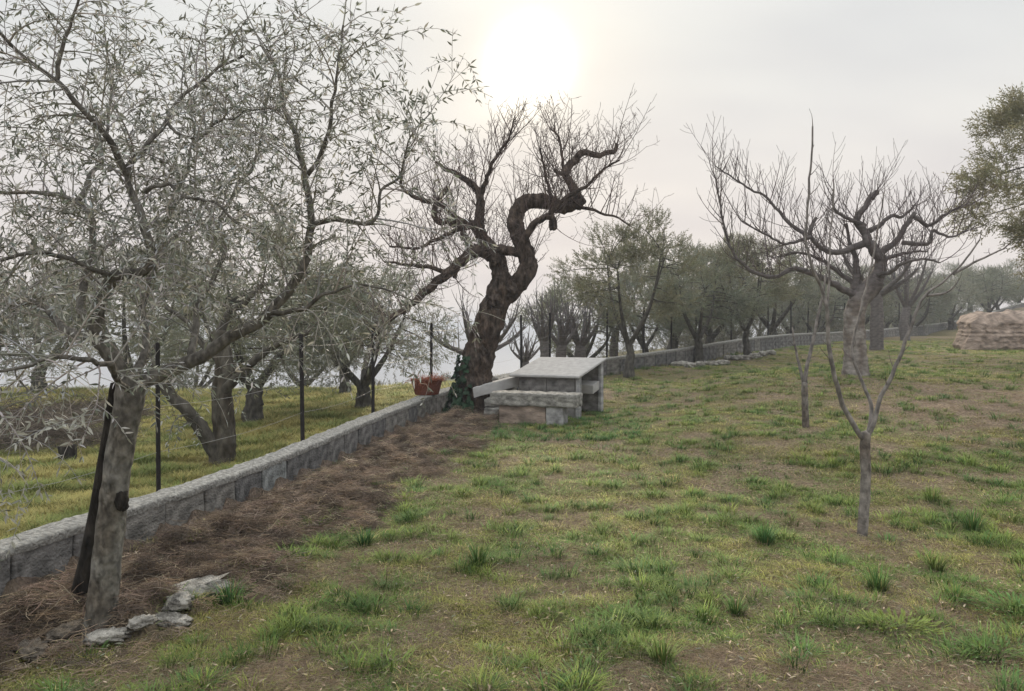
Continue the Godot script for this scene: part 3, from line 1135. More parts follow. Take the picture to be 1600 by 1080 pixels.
func build_front_olive() -> void:
	var base := gp(157, 988)
	var D := depth(base)
	var root := thing("olive_tree", "nearest olive tree with a smooth grey trunk leaning before the wall", "tree", base)
	rng.seed = 101
	var trunk := limb([150, 1010, 0, 157, 975, 0, 166, 890, 0, 176, 790, 0.02, 188, 700, 0.03, 200, 640, 0.04, 206, 590, 0.06], D, 51, 43, 16)
	for k in trunk.r.size():
		var f: float = float(k) / (trunk.r.size() - 1)
		trunk.r[k] *= 1.0 + 0.38 * exp(-f * 13.0) - 0.12 * sin(f * PI) + 0.12 * smoothstep(0.8, 1.0, f)
	var b := []
	b.append(limb([204, 610, 0.05, 178, 560, 0.0, 150, 520, -0.05, 158, 475, -0.08, 172, 440, -0.1, 195, 430, -0.1, 222, 425, -0.12, 236, 402, -0.12, 229, 360, -0.15, 208, 310, -0.1, 201, 270, -0.08, 220, 235, -0.05, 260, 185, 0.05, 302, 135, 0.12, 380, 88, 0.2], D, 28.8, 4.0, 4, 0.02))
	b.append(limb([201, 275, -0.08, 165, 215, -0.2, 130, 170, -0.3, 90, 127, -0.35, 45, 92, -0.4, -5, 48, -0.5], D, 12.0, 4.0, 4, 0.02))
	b.append(limb([88, 125, -0.35, 95, 75, -0.38, 112, 40, -0.4, 122, -5, -0.45], D, 7.2, 3.2, 4, 0.02))
	b.append(limb([152, 530, -0.05, 110, 520, 0.1, 80, 490, 0.2, 50, 470, 0.3, 20, 478, 0.4, -25, 470, 0.5], D, 19.2, 5.6, 4, 0.02))
	b.append(limb([150, 520, -0.05, 125, 470, 0.1, 140, 400, 0.2, 146, 365, 0.2, 134, 330, 0.2, 108, 313, 0.2, 65, 302, 0.3, -5, 300, 0.4], D, 16.0, 5.6, 4, 0.02))
	b.append(limb([180, 436, -0.1, 160, 425, -0.2, 100, 400, -0.3, 45, 395, -0.4, -5, 411, -0.5], D, 10.4, 4.8, 4, 0.02))
	b.append(limb([120, 314, 0.2, 140, 270, 0.35, 155, 245, 0.4, 165, 200, 0.5, 175, 140, 0.6, 165, 60, 0.7], D, 10.4, 3.2, 4, 0.03))
	b.append(limb([206, 608, 0.06, 262, 580, 0.12, 330, 547, 0.15, 385, 512, 0.18, 422, 488, 0.2, 455, 445, 0.2, 480, 400, 0.2, 486, 350, 0.2, 478, 282, 0.2, 465, 225, 0.2, 445, 175, 0.25, 434, 112, 0.3, 405, 70, 0.35], D, 27.2, 4.8, 4, 0.02))
	b.append(limb([479, 275, 0.2, 500, 243, 0.15, 514, 200, 0.1, 523, 150, 0.05, 530, 100, 0.0, 536, 40, 0.0], D, 8.8, 3.2, 4, 0.02))
	b.append(limb([484, 350, 0.2, 512, 346, 0.15, 540, 344, 0.1, 576, 351, 0.1, 591, 334, 0.1, 595, 297, 0.1, 624, 278, 0.1, 632, 240, 0.05, 648, 205, 0.0, 672, 178, 0.0], D, 9.6, 2.0, 4, 0.01))
	b.append(limb([422, 490, 0.2, 455, 487, 0.1, 482, 482, 0.05, 502, 465, 0.0, 540, 449, 0.0, 600, 452, 0.0, 648, 470, 0.0], D, 10.4, 2.4, 4, 0.02))
	b.append(limb([300, 560, 0.14, 310, 490, 0.4, 345, 400, 0.55, 355, 330, 0.6, 400, 250, 0.7, 420, 180, 0.8], D, 13.6, 3.2, 4, 0.04))
	b.append(limb([228, 300, -0.1, 262, 290, -0.2, 300, 312, -0.25, 340, 320, -0.3, 372, 350, -0.3], D, 7.2, 3.2, 4, 0.03))
	b.append(limb([206, 600, 0.06, 235, 530, 0.3, 222, 480, 0.45, 238, 420, 0.5, 270, 330, 0.6, 300, 240, 0.7, 290, 130, 0.8], D, 15.2, 3.2, 4, 0.04))
	b.append(limb([260, 186, 0.05, 300, 215, 0.0, 350, 190, 0.0, 420, 165, -0.1], D, 6.4, 2.4, 4, 0.03))
	b.append(limb([203, 610, 0.0, 170, 575, -0.35, 110, 560, -0.6, 40, 570, -0.8, -30, 600, -0.9], D, 11.2, 3.2, 4, 0.04))
	var leaves := []
	var cfg := {"every": [0.038, 0.062], "len": [0.64, 0.33], "along": [1.2, 1.4], "up": [0.3, 0.1], "bend": [-0.5, -0.75], "curl": [0.6, 0.5], "jit": [0.6, 0.5], "segs": [7, 5], "r": [0.0055, 0.0028], "tip_r": 0.0012, "from": [0.22, 0.2], "col": Color(0.32, 0.305, 0.285), "leaf": 0.028, "leaf_p": 0.5, "leaf_from": 0}
	drawn_tree(root, trunk, b, cfg, M.bark_front, Color(0.92, 0.92, 0.92), 0.08, 5.0, leaves, Color(0.84, 0.82, 0.82))
	# the knot hole on the trunk's right side
	var k := rock_mesh(3, Vector3(0.075, 0.115, 0.06), 0.2)
	var kn := put("knot", k, M.stake, root.get_node("trunk"))
	kn.position = at(190, 783, D - 0.02) - root.position
	# leaves: the nearest ones each a part, the others one mass
	var lm := leaf_mesh(0.038, 0.009)
	var order := []
	for j in leaves.size():
		order.append([leaves[j][0].z + root.position.z, j])
	order.sort_custom(func(p, q): return p[0] > q[0])
	var inview := 0
	var xf := []
	var cl := []
	for e in order:
		var l: Array = leaves[e[1]]
		var s := R(0.7, 1.25)
		var t := Transform3D(leaf_basis(l[1], s), l[0])
		var c := jit(Color(0.10, 0.108, 0.088), 0.3)
		if rng.randf() < 0.4:
			c = jit(Color(0.29, 0.297, 0.285), 0.22)
		var w: Vector3 = l[0] + root.position
		var dd := depth(w)
		var sx := 800.0 + (w.x / dd) * F
		if inview < 300 and sx > 5 and sx < 1590:
			inview += 1
			var o := put("leaf", lm, M.leaf_solo[rng.randi() % 3], root)
			o.transform = t
		else:
			xf.append(t)
			cl.append(c)
	many("foliage", lm, M.leaf, xf, cl, root)
	print("front olive leaves ", leaves.size())
	# the dark stake that leans behind it
	var st := limb([124, 925, 0.22, 150, 800, 0.22, 172, 665, 0.22, 182, 600, 0.2], D, 25, 19, 4)
	var sp: Vector3 = st.p[0]
	var sr := thing("wooden_stake", "dark weathered wooden stake leaning behind the nearest olive trunk", "stake", Vector3(sp.x, sp.y, sp.z))
	var sa := Acc.new()
	tube(sa, local(st.p, sp), st.r, 10, Color.WHITE, 0.06, 6.0)
	put("shaft", mesh_of(sa), M.stake, sr)

func build_old_tree() -> void:
	var base := gp(736, 643)
	var D := depth(base)
	var root := thing("gnarled_fruit_tree", "gnarled dark old fruit tree, bare, leaning over the stone table", "tree", base)
	rng.seed = 202
	var K := 0.035
	var trunk := limb([734, 655, 0, 736, 640, 0, 740, 610, 0, 744, 575, 0, 753, 540, 0, 766, 500, 0, 779, 465, 0, 790, 440, 0], D, 57, 39, 7)
	for k in trunk.r.size():
		var f: float = float(k) / (trunk.r.size() - 1)
		trunk.r[k] *= 1.0 + 0.35 * exp(-f * 9.0)
	var b := []
	b.append(limb([786, 455, 0, 783, 430, 0.05, 776, 405, 0.08, 763, 388, 0.1, 748, 362, 0.1], D, 33, 20, 6, K))
	b.append(limb([786, 462, 0, 806, 448, 0, 820, 430, -0.05, 826, 408, -0.05, 815, 380, -0.1, 806, 350, -0.1, 809, 328, -0.1, 824, 315, -0.1, 855, 316, -0.1, 880, 324, -0.05, 904, 316, 0], D, 33, 20, 6, K))
	b.append(limb([908, 318, 0, 898, 296, 0, 884, 272, 0.05, 896, 253, 0.1, 912, 238, 0.1, 936, 243, 0.15, 958, 236, 0.2, 963, 224, 0.2], D, 17, 6, 5, K))
	b.append(limb([888, 272, 0.05, 874, 270, 0, 867, 265, 0], D, 9, 6, 4, 0.01))
	b.append(limb([768, 390, 0.05, 785, 390, -0.1, 800, 394, -0.1, 815, 390, -0.05], D, 15, 15, 5, K))
	b.append(limb([816, 392, -0.1, 822, 368, -0.3, 834, 350, -0.4, 852, 339, -0.5, 868, 325, -0.5, 888, 307, -0.55, 914, 292, -0.6, 940, 268, -0.68, 968, 250, -0.75], D, 15, 2.5, 5, K))
	b.append(limb([852, 338, -0.5, 863, 340, -0.5, 866, 353, -0.5], D, 11, 9, 4, 0.0))
	b.append(limb([750, 366, 0.1, 748, 343, 0.1, 751, 318, 0.1, 743, 294, 0.12, 724, 277, 0.15, 700, 266, 0.2, 680, 254, 0.2], D, 20, 5, 5, K))
	b.append(limb([750, 305, 0.1, 762, 277, 0.0, 772, 249, -0.1, 793, 222, -0.2, 804, 186, -0.25], D, 9, 2.5, 5, K))
	b.append(limb([748, 360, 0.1, 733, 349, 0.15, 712, 342, 0.25, 691, 318, 0.4, 656, 311, 0.5, 632, 296, 0.6, 624, 268, 0.6], D, 16, 4, 5, K))
	b.append(limb([720, 352, 0.2, 698, 347, 0.0, 683, 344, -0.1, 679, 326, -0.15, 690, 304, -0.2, 702, 292, -0.2], D, 13, 7, 5, K))
	b.append(limb([735, 352, 0.1, 715, 359, 0.0, 690, 371, -0.1, 648, 388, -0.2, 610, 384, -0.3], D, 11, 3, 5, K))
	b.append(limb([770, 400, 0.05, 752, 391, 0.0, 736, 396, -0.2, 712, 417, -0.35, 682, 441, -0.5, 660, 460, -0.6, 640, 478, -0.65, 612, 496, -0.7], D, 24, 8, 5, K))
	b.append(limb([714, 416, -0.35, 711, 428, -0.35, 711, 434, -0.35], D, 10, 8, 3, 0.0))
	b.append(limb([700, 425, -0.4, 672, 418, -0.6, 645, 415, -0.8, 600, 410, -0.9], D, 9, 3, 5, K))
	b.append(limb([736, 395, 0.0, 730, 375, -0.1, 722, 362, -0.1], D, 13, 9, 4, 0.01))
	b.append(limb([880, 322, -0.05, 860, 300, 0.3, 850, 260, 0.4, 845, 232, 0.4], D, 7, 3, 4, K))
	b.append(limb([880, 262, 0.05, 878, 235, 0.1, 872, 212, 0.1, 860, 200, 0.1], D, 5, 2.5, 4, K))
	b.append(limb([615, 495, -0.7, 600, 510, -0.75, 585, 530, -0.75, 578, 560, -0.75], D, 8, 3, 4, K))
	b.append(limb([905, 322, 0, 930, 330, -0.2, 960, 338, -0.3, 985, 352, -0.3], D, 6, 2, 4, K))
	var cfg := {"every": [0.062, 0.12, 0.15], "len": [0.95, 0.36, 0.14], "along": [0.7, 1.0, 1.0], "up": [0.85, 0.25, 0.1], "bend": [0.75, 0.5, 0.3], "curl": [0.45, 0.4, 0.4], "jit": [0.35, 0.5, 0.5], "segs": [6, 3, 2], "r": [0.009, 0.0052, 0.004], "tip_r": 0.0032, "from": [0.12, 0.15, 0.3], "col": Color(0.12, 0.092, 0.084)}
	flute = 0.055
	drawn_tree(root, trunk, b, cfg, M.bark_old, Color(0.95, 0.93, 0.92), 0.19, 5.2, [])
	flute = 0.0
	# burrs and healed cuts
	var nb := 0
	for e in [[752, 545, -0.15, 0.24], [772, 470, -0.16, 0.22], [800, 452, -0.15, 0.2], [735, 600, -0.2, 0.26], [774, 405, -0.1, 0.19], [812, 352, -0.12, 0.17], [903, 316, -0.05, 0.22], [864, 352, -0.5, 0.15], [747, 352, 0.05, 0.17], [888, 318, -0.12, 0.14], [826, 412, -0.12, 0.2], [745, 392, -0.1, 0.18]]:
		var bu := put("burr", rock_mesh(40 + nb, Vector3(e[3], e[3] * 1.25, e[3]), 0.3), M.bark_old, root.get_node("trunk"))
		bu.position = at(e[0], e[1], D + e[2]) - base
		nb += 1
	# ivy on the foot of the trunk
	var iv := thing("ivy", "dark green ivy climbing the left foot of the gnarled tree", "ivy", base)
	var lf := Acc.new()
	for p in [[0.0, 0.0], [0.035, 0.015], [0.03, 0.05], [0.0, 0.085], [-0.03, 0.05], [-0.035, 0.015]]:
		lf.v.append(Vector3(p[0], p[1], 0.01 * absf(p[0]) / 0.035))
		lf.n.append(Vector3(0, 0, 1))
	lf.i.append_array([0, 2, 1, 0, 3, 2, 0, 4, 3, 0, 5, 4])
	var xf := []
	var cl := []
	for k in 1500:
		var f := pow(rng.randf(), 1.3)
		var y := f * 1.0
		var row := int(clampf((y + 0.1) / 2.4, 0, 1) * (trunk.p.size() - 1))
		var c: Vector3 = trunk.p[row]
		c.y = base.y + y
		var ang := PI + R(-1.75, 0.9) * (1.0 - 0.35 * f)
		if n1.get_noise_3d(ang * 2.0, y * 4.0, 5.0) < -0.2 + 0.5 * f:
			continue
		var od := Vector3(cos(ang), 0, sin(ang) * 1.0)
		var r: float = trunk.r[row] * 1.06 + R(0.0, 0.055) * (1.0 - 0.4 * f)
		var z := (od + Vector3(R(-0.6, 0.6), R(-0.2, 0.8), R(-0.6, 0.6))).normalized()
		var yy := (Vector3.DOWN + Vector3(R(-0.8, 0.8), R(-0.3, 0.3), R(-0.8, 0.8)))
		yy = (yy - z * yy.dot(z)).normalized()
		var s := R(0.6, 1.1)
		xf.append(Transform3D(Basis(yy.cross(z) * s, yy * s, z * s), c + od * r - base))
		cl.append(jit(Color(0.022, 0.05, 0.026), 0.35))
	many("ivy_leaves", mesh_of(lf), M.ivy, xf, cl, iv)
	# stems
	var sa := Acc.new()
	for k in 7:
		var pts := PackedVector3Array()
		var rad := PackedFloat32Array()
		for j in 8:
			var row := int(j * 0.045 * trunk.p.size())
			var ang := PI + (k - 3.5) * 0.35 + 0.3 * sin(j * 1.3 + k)
			var c: Vector3 = trunk.p[row] + Vector3(cos(ang), 0, sin(ang)) * trunk.r[row] * 1.08
			pts.append(c - base)
			rad.append(0.012 - j * 0.001)
		tube(sa, pts, rad, 5, Color(0.1, 0.08, 0.06))
	put("stems", mesh_of(sa), M.twig, iv, "stuff")

func build_cherry() -> void:
	var base := gp(1337, 586)
	var D := depth(base)
	var root := thing("cherry_tree", "bare cherry tree with a thick pale banded trunk on the lawn", "tree", base)
	rng.seed = 303
	var K := 0.03
	var trunk := limb([1338, 598, 0, 1337, 585, 0, 1336, 550, 0, 1335, 515, 0, 1336, 490, 0, 1343, 468, -0.04, 1358, 452, -0.08, 1369, 438, -0.1], D, 36, 27, 8)
	for k in trunk.r.size():
		var f: float = float(k) / (trunk.r.size() - 1)
		trunk.r[k] *= 1.0 + 0.6 * exp(-f * 9.0)
	var b := []
	b.append(limb([1362, 448, -0.09, 1370, 436, -0.1, 1375, 421, -0.1, 1376, 406, -0.1, 1366, 390, -0.1, 1355, 377, -0.05, 1350, 360, 0, 1339, 346, 0, 1344, 334, 0, 1353, 322, 0, 1361, 304, 0.05], D, 25, 7, 5, K))
	b.append(limb([1340, 472, 0, 1338, 445, 0.05, 1339, 415, 0.1, 1336, 398, 0.15, 1328, 380, 0.2, 1322, 350, 0.2], D, 15, 4, 5, K))
	b.append(limb([1337, 482, 0, 1332, 462, -0.05, 1318, 452, -0.1, 1292, 438, -0.2, 1257, 423, -0.3, 1237, 420, -0.35, 1212, 433, -0.4, 1180, 426, -0.45, 1148, 398, -0.5, 1134, 363, -0.55, 1127, 331, -0.6, 1116, 271, -0.6], D, 13.6, 2.0, 5, K))
	b.append(limb([1352, 380, 0, 1322, 391, -0.1, 1297, 394, -0.2, 1275, 381, -0.3, 1267, 360, -0.3, 1275, 340, -0.3], D, 11.9, 4.8, 5, K))
	b.append(limb([1268, 370, -0.3, 1247, 377, -0.4, 1225, 380, -0.45, 1195, 366, -0.5, 1160, 345, -0.5], D, 6.8, 2.0, 5, K))
	b.append(limb([1262, 371, -0.3, 1248, 360, -0.1, 1229, 345, 0, 1200, 310, 0.1, 1166, 292, 0.15, 1137, 271, 0.2, 1116, 260, 0.2], D, 7.6, 1.6, 5, K))
	b.append(limb([1372, 400, -0.1, 1384, 390, -0.15, 1398, 380, -0.2, 1414, 355, -0.25, 1430, 333, -0.3], D, 12.8, 6.4, 5, K))
	b.append(limb([1410, 380, -0.2, 1450, 381, -0.3, 1457, 360, -0.35, 1470, 366, -0.35, 1490, 370, -0.4, 1510, 360, -0.4], D, 7.6, 2.4, 5, K))
	b.append(limb([1430, 340, -0.3, 1450, 352, -0.3, 1470, 340, -0.3, 1490, 328, -0.3, 1510, 318, -0.3], D, 7.6, 2.4, 5, K))
	b.append(limb([1360, 360, 0, 1375, 352, 0.1, 1391, 338, 0.15, 1412, 338, 0.2, 1431, 320, 0.2], D, 9.3, 3.2, 5, K))
	b.append(limb([1350, 352, 0, 1330, 342, -0.15, 1308, 331, -0.2, 1300, 312, -0.2, 1302, 296, -0.2], D, 7.6, 2.4, 5, K))
	b.append(limb([1366, 430, -0.1, 1390, 425, -0.5, 1410, 412, -0.7, 1440, 405, -0.9, 1470, 410, -1.0], D, 8.5, 2.4, 5, K))
	b.append(limb([1338, 462, 0.05, 1330, 440, 0.2, 1310, 425, 0.4, 1290, 410, 0.6, 1250, 395, 0.8, 1215, 400, 0.9], D, 11.0, 2.4, 5, K))
	b.append(limb([1361, 310, 0.05, 1368, 302, 0.05, 1372, 300, 0.05], D, 10, 8, 3, 0.0))
	b.append(limb([1375, 410, -0.1, 1395, 400, 0.3, 1420, 395, 0.5, 1450, 392, 0.7], D, 9.3, 2.4, 5, K))
	var cfg := {"every": [0.085, 0.16], "len": [1.1, 0.45], "along": [0.8, 1.2], "up": [0.65, 0.4], "bend": [0.85, 0.8], "curl": [0.35, 0.3], "jit": [0.25, 0.3], "segs": [7, 4], "r": [0.0095, 0.006], "tip_r": 0.0038, "from": [0.15, 0.12], "col": Color(0.115, 0.092, 0.092)}
	drawn_tree(root, trunk, b, cfg, M.bark_cherry, Color(0.72, 0.70, 0.70), 0.11, 5.0, [], Color(0.36, 0.335, 0.34))

func build_saplings() -> void:
	var base := gp(1347, 838)
	var D := depth(base)
	var root := thing("fruit_sapling", "slender three stemmed bare sapling standing nearest on the lawn", "sapling", base)
	rng.seed = 404
	var trunk := limb([1346, 848, 0, 1347, 836, 0, 1350, 800, 0, 1353, 745, 0, 1352, 705, 0, 1353, 676, 0], D, 16, 14.5, 5)
	trunk.r[0] *= 1.4
	trunk.r[1] *= 1.35
	trunk.r[2] *= 1.2
	var b := []
	b.append(limb([1351, 688, 0, 1339, 672, -0.02, 1317, 632, -0.05, 1303, 583, -0.1, 1295, 530, -0.12, 1290, 478, -0.15, 1283, 450, -0.15, 1267, 411, -0.2, 1260, 378, -0.2, 1262, 317, -0.2, 1267, 254, -0.2, 1271, 197, -0.2], D, 9.3, 2.5, 5, 0.01))
	b.append(limb([1291, 480, -0.15, 1295, 430, -0.1, 1297, 400, -0.05, 1300, 340, 0.0, 1303, 285, 0.0], D, 4.2, 1.7, 5, 0.015))
	b.append(limb([1354, 685, 0, 1362, 640, 0.04, 1350, 604, 0.08, 1331, 552, 0.1, 1343, 492, 0.12, 1357, 434, 0.15, 1370, 370, 0.2, 1382, 300, 0.2], D, 7.6, 1.7, 5, 0.01))
	b.append(limb([1354, 686, 0, 1364, 662, -0.03, 1377, 621, -0.05, 1404, 562, -0.08, 1419, 523, -0.1, 1435, 481, -0.1, 1449, 460, -0.1, 1477, 439, -0.12, 1505, 411, -0.15, 1532, 375, -0.15], D, 8.5, 2.5, 5, 0.01))
	b.append(limb([1449, 462, -0.1, 1468, 460, -0.05, 1481, 456, 0.0, 1492, 448, 0.0], D, 5, 2.5, 4, 0.0))
	b.append(limb([1490, 428, -0.13, 1515, 415, -0.1, 1545, 400, -0.1, 1570, 388, -0.1], D, 5, 2, 4, 0.01))
	var cfg := {"every": [0.16, 0.2], "len": [0.14, 0.06], "along": [0.9, 1.0], "up": [0.5, 0.3], "bend": [0.5, 0.4], "curl": [0.3, 0.3], "jit": [0.4, 0.4], "segs": [4, 2], "r": [0.004, 0.003], "tip_r": 0.0016, "from": [0.2, 0.3], "col": Color(0.13, 0.11, 0.105)}
	drawn_tree(root, trunk, b, cfg, M.bark_sapling, Color(0.85, 0.83, 0.82), 0.12, 14.0, [])
	var base2 := gp(1259, 669)
	var D2 := depth(base2)
	var root2 := thing("fruit_sapling", "smaller forked bare sapling on the lawn left of the pale cherry", "sapling", base2)
	var t2 := limb([1259, 675, 0, 1259, 666, 0, 1258, 630, 0, 1257, 598, 0], D2, 12, 9, 5)
	var b2 := []
	b2.append(limb([1257, 602, 0, 1263, 565, 0, 1271, 530, 0, 1278, 495, 0, 1286, 462, 0, 1290, 430, 0], D2, 7, 3, 5, 0.01))
	b2.append(limb([1257, 604, 0, 1250, 575, 0.05, 1243, 545, 0.05, 1238, 512, 0.05], D2, 6, 2.5, 5, 0.01))
	cfg.col = Color(0.12, 0.1, 0.095)
	drawn_tree(root2, t2, b2, cfg, M.bark_sapling, Color(0.8, 0.78, 0.77), 0.14, 12.0, [])

func build_stonework() -> void:
	# the table
	var nl := at(795, 585, 12.7)
	var nr := at(905, 588, 12.1)
	var fr := at(948, 559, 13.1)
	var foot := gp(850, 660)
	var t := thing("stone_table", "pale stone slab table with a sloping top beside the gnarled tree", "table", Vector3(nl.x + 0.8, lawn(0.8, -12.7), -12.7))
	var o := t.position
	var ex := nr - nl
	var ez := fr - nr
	var dn := Vector3(0, -0.045, 0)
	put("tabletop", block(slab(nl, ex, ez, dn, o), 0.012, 0.004, [10, 1, 10]), M.slab, t)
	var gy := minf(lawn(nr.x, nr.z), lawn(nl.x, nl.z)) - 0.1
	# two panels under the front edge, set back, butted with a joint
	for k in 2:
		var p := nl + ex * (0.10 + 0.40 * k) + ez * 0.10 + dn
		put("front_panel", block(slab(p, ex * 0.396, ez * 0.06, Vector3(0, gy - p.y, 0), o), 0.008, 0.006, [3, 3, 1]), M.panel, t)
	for k in 2:
		var p := nr - ex * 0.07 + ez * (0.05 + 0.80 * k) + dn
		put("leg", block(slab(p, ex * 0.052, ez * 0.08, Vector3(0, gy - p.y + 0.05 * k, 0), o), 0.008, 0.005, [1, 4, 1]), M.pier, t)
	for k in 2:
		var p := nl + ex * 0.05 + ez * (0.75 - 0.45 * k) + dn
		put("leg", block(slab(p, ex * 0.07, ez * 0.1, Vector3(0, gy - p.y, 0), o), 0.008, 0.005, [1, 4, 1]), M.pier, t)
	var rp := nr - ex * 0.5 + ez * 0.9 + dn
	put("back_panel", block(slab(rp, ex * 0.42, ez * 0.05, Vector3(0, gy - rp.y, 0), o), 0.008, 0.006, [3, 3, 1]), M.panel, t)
	var sh := nr - ex * 0.45 + ez * 0.62 + Vector3(0, -0.36, 0)
	put("shelf", block(slab(sh, ex * 0.40, ez * 0.24, Vector3(0, -0.15, 0), o), 0.008, 0.005, [3, 1, 1]), M.slab, t)
	# the front bench: a rough-faced slab on a stained plinth
	var a0 := at(765, 613, 11.7)
	var a1 := at(901, 617, 11.25)
	var bx := a1 - a0
	var bz := Vector3(-bx.z, 0, bx.x).normalized() * -0.42
	if bz.z > 0.0:
		bz = -bz
	var gb := minf(lawn(a0.x, a0.z), lawn(a1.x, a1.z)) - 0.12
	var be := thing("stone_bench", "rough faced stone slab bench on a stained plinth before the table", "bench", Vector3((a0.x + a1.x) * 0.5, gb + 0.12, a0.z))
	o = be.position
	put("seat", block(slab(a0, bx, bz, Vector3(0, -0.205, 0), o), 0.016, 0.016, [26, 6, 6], 6.0), M.rough_slab, be)
	var pl := a0 + bx * 0.10 + bz * 0.12 + Vector3(0, -0.19, 0)
	put("plinth", block(slab(pl, bx * 0.54, bz * 0.7, Vector3(0, gb - pl.y, 0), o), 0.012, 0.008, [8, 4, 3]), M.plaster, be)
	var pl2 := pl + bx * 0.543
	put("plinth", block(slab(pl2, bx * 0.20, bz * 0.7, Vector3(0, gb - pl.y, 0), o), 0.012, 0.006, [4, 4, 3]), M.pier, be)
	# the slanting bench on the left
	var c0 := at(738, 606, 12.4)
	var c1 := at(812, 587, 12.95)
	var l2 := thing("stone_bench", "slanting pale stone slab bench left of the table by the tree", "bench", Vector3(c0.x + 0.4, lawn(c0.x, c0.z), c0.z - 0.2))
	o = l2.position
	put("seat", block(slab(c0, c1 - c0, Vector3(0.12, 0.03, -0.42), Vector3(0.02, -0.175, 0), o), 0.014, 0.008, [8, 2, 4]), M.slab, l2)
	var s0 := at(756, 624, 12.35)
	for k in 2:
		var p := s0 + Vector3(0, -0.15 * k, 0.01 * k)
		put("support", block(slab(p, Vector3(0.26 + 0.03 * k, 0.0, -0.05), Vector3(0.03, 0, -0.3), Vector3(0, -0.145 if k == 0 else -0.3, 0), o), 0.014, 0.02, [4, 3, 3], 6.0), M.rough_slab, l2)
	var sp := at(783, 603, 12.95)
	put("support", block(slab(sp, Vector3(0.2, 0.0, -0.05), Vector3(0.03, 0, -0.25), Vector3(0, -0.7, 0), o), 0.014, 0.02, [4, 4, 3], 6.0), M.rough_slab, l2)
	# the rough stone behind it
	var q := at(760, 590, 13.55)
	var st := thing("stone_block", "rough pale stone block behind the slanting bench, beside the trunk", "stone", Vector3(q.x + 0.25, lawn(q.x, q.z), q.z))
	put("stone", block(slab(q, Vector3(0.5, 0.05, 0), Vector3(0.05, 0, -0.4), Vector3(0, -0.8, 0), st.position), 0.04, 0.06, [6, 6, 5], 4.0), M.rough_slab, st)
	# the cream boulder on the right
	var f0 := at(1513, 549, 24.0)
	var r0 := at(1640, 541, 24.4)
	var t0 := at(1526, 494, 24.4)
	var t1 := at(1640, 488, 24.8)
	var bk := Vector3(0.3, 0.15, -1.6)
	var bo := thing("sandstone_boulder", "big cream layered sandstone boulder at the right edge of the lawn", "boulder", Vector3(f0.x + 1.2, f0.y, f0.z - 0.8))
	o = bo.position
	var sink := Vector3(0, -0.25, 0)
	put("rock", block([f0 + sink - o, r0 + sink - o, t0 - o, t1 - o, f0 + sink + bk - o, r0 + sink + bk - o, t0 + bk - o, t1 + bk - o], 0.3, 0.10, [28, 26, 14], 1.0, 0.035), M.boulder, bo)
	# limestone breaking out of the ground by the nearest olive
	rock(312, 938, Vector3(0.40, 0.10, 0.25), 1, "limestone_outcrop", "largest white limestone outcrop right of the nearest olive, by a dark hollow", "rock", "", -0.05)
	rock(280, 958, Vector3(0.17, 0.10, 0.16), 2, "limestone_outcrop", "knobbly limestone lump left of the largest outcrop, beside the straw", "rock", "", -0.05)
	rock(266, 980, Vector3(0.30, 0.06, 0.15), 3, "limestone_outcrop", "flat pale limestone slab just right of the olive foot, in grass", "rock", "", -0.05)
	rock(222, 990, Vector3(0.14, 0.06, 0.1), 8, "limestone_outcrop", "small low limestone lump between the flat slab and the olive foot", "rock", "", -0.05)
	rock(170, 1006, Vector3(0.22, 0.07, 0.11), 4, "limestone_outcrop", "small flat limestone right below the nearest olive trunk", "rock", "", -0.05)
	rock(105, 1006, Vector3(0.24, 0.07, 0.14), 5, "limestone_outcrop", "earth covered limestone hump left of the nearest olive trunk", "rock", "", 0.05, M.humus_rock)
	rock(50, 1026, Vector3(0.26, 0.06, 0.14), 6, "limestone_outcrop", "leftmost earth covered limestone hump at the lower left corner", "rock", "", 0.05, M.humus_rock)
	# edging stones round the two olives by the wall
	var k := 10
	for e in [[1062, 572, 0.5], [1078, 574, 0.35], [1094, 573, 0.45], [1112, 571, 0.55], [1128, 570, 0.5], [1138, 562, 0.4], [1150, 563, 0.45], [1163, 562, 0.5], [1180, 559, 0.45], [1192, 556, 0.4], [1204, 554, 0.35]]:
		rock(e[0], e[1], Vector3(e[2], 0.2, 0.28), k, "edging_stone", "pale edging stone of the two olives' bed by the wall, %s from the left" % ["first", "second", "third", "fourth", "fifth", "sixth", "seventh", "eighth", "ninth", "tenth", "last"][k - 10], "stone", "edging stones of the olive bed", 0.3)
		k += 1

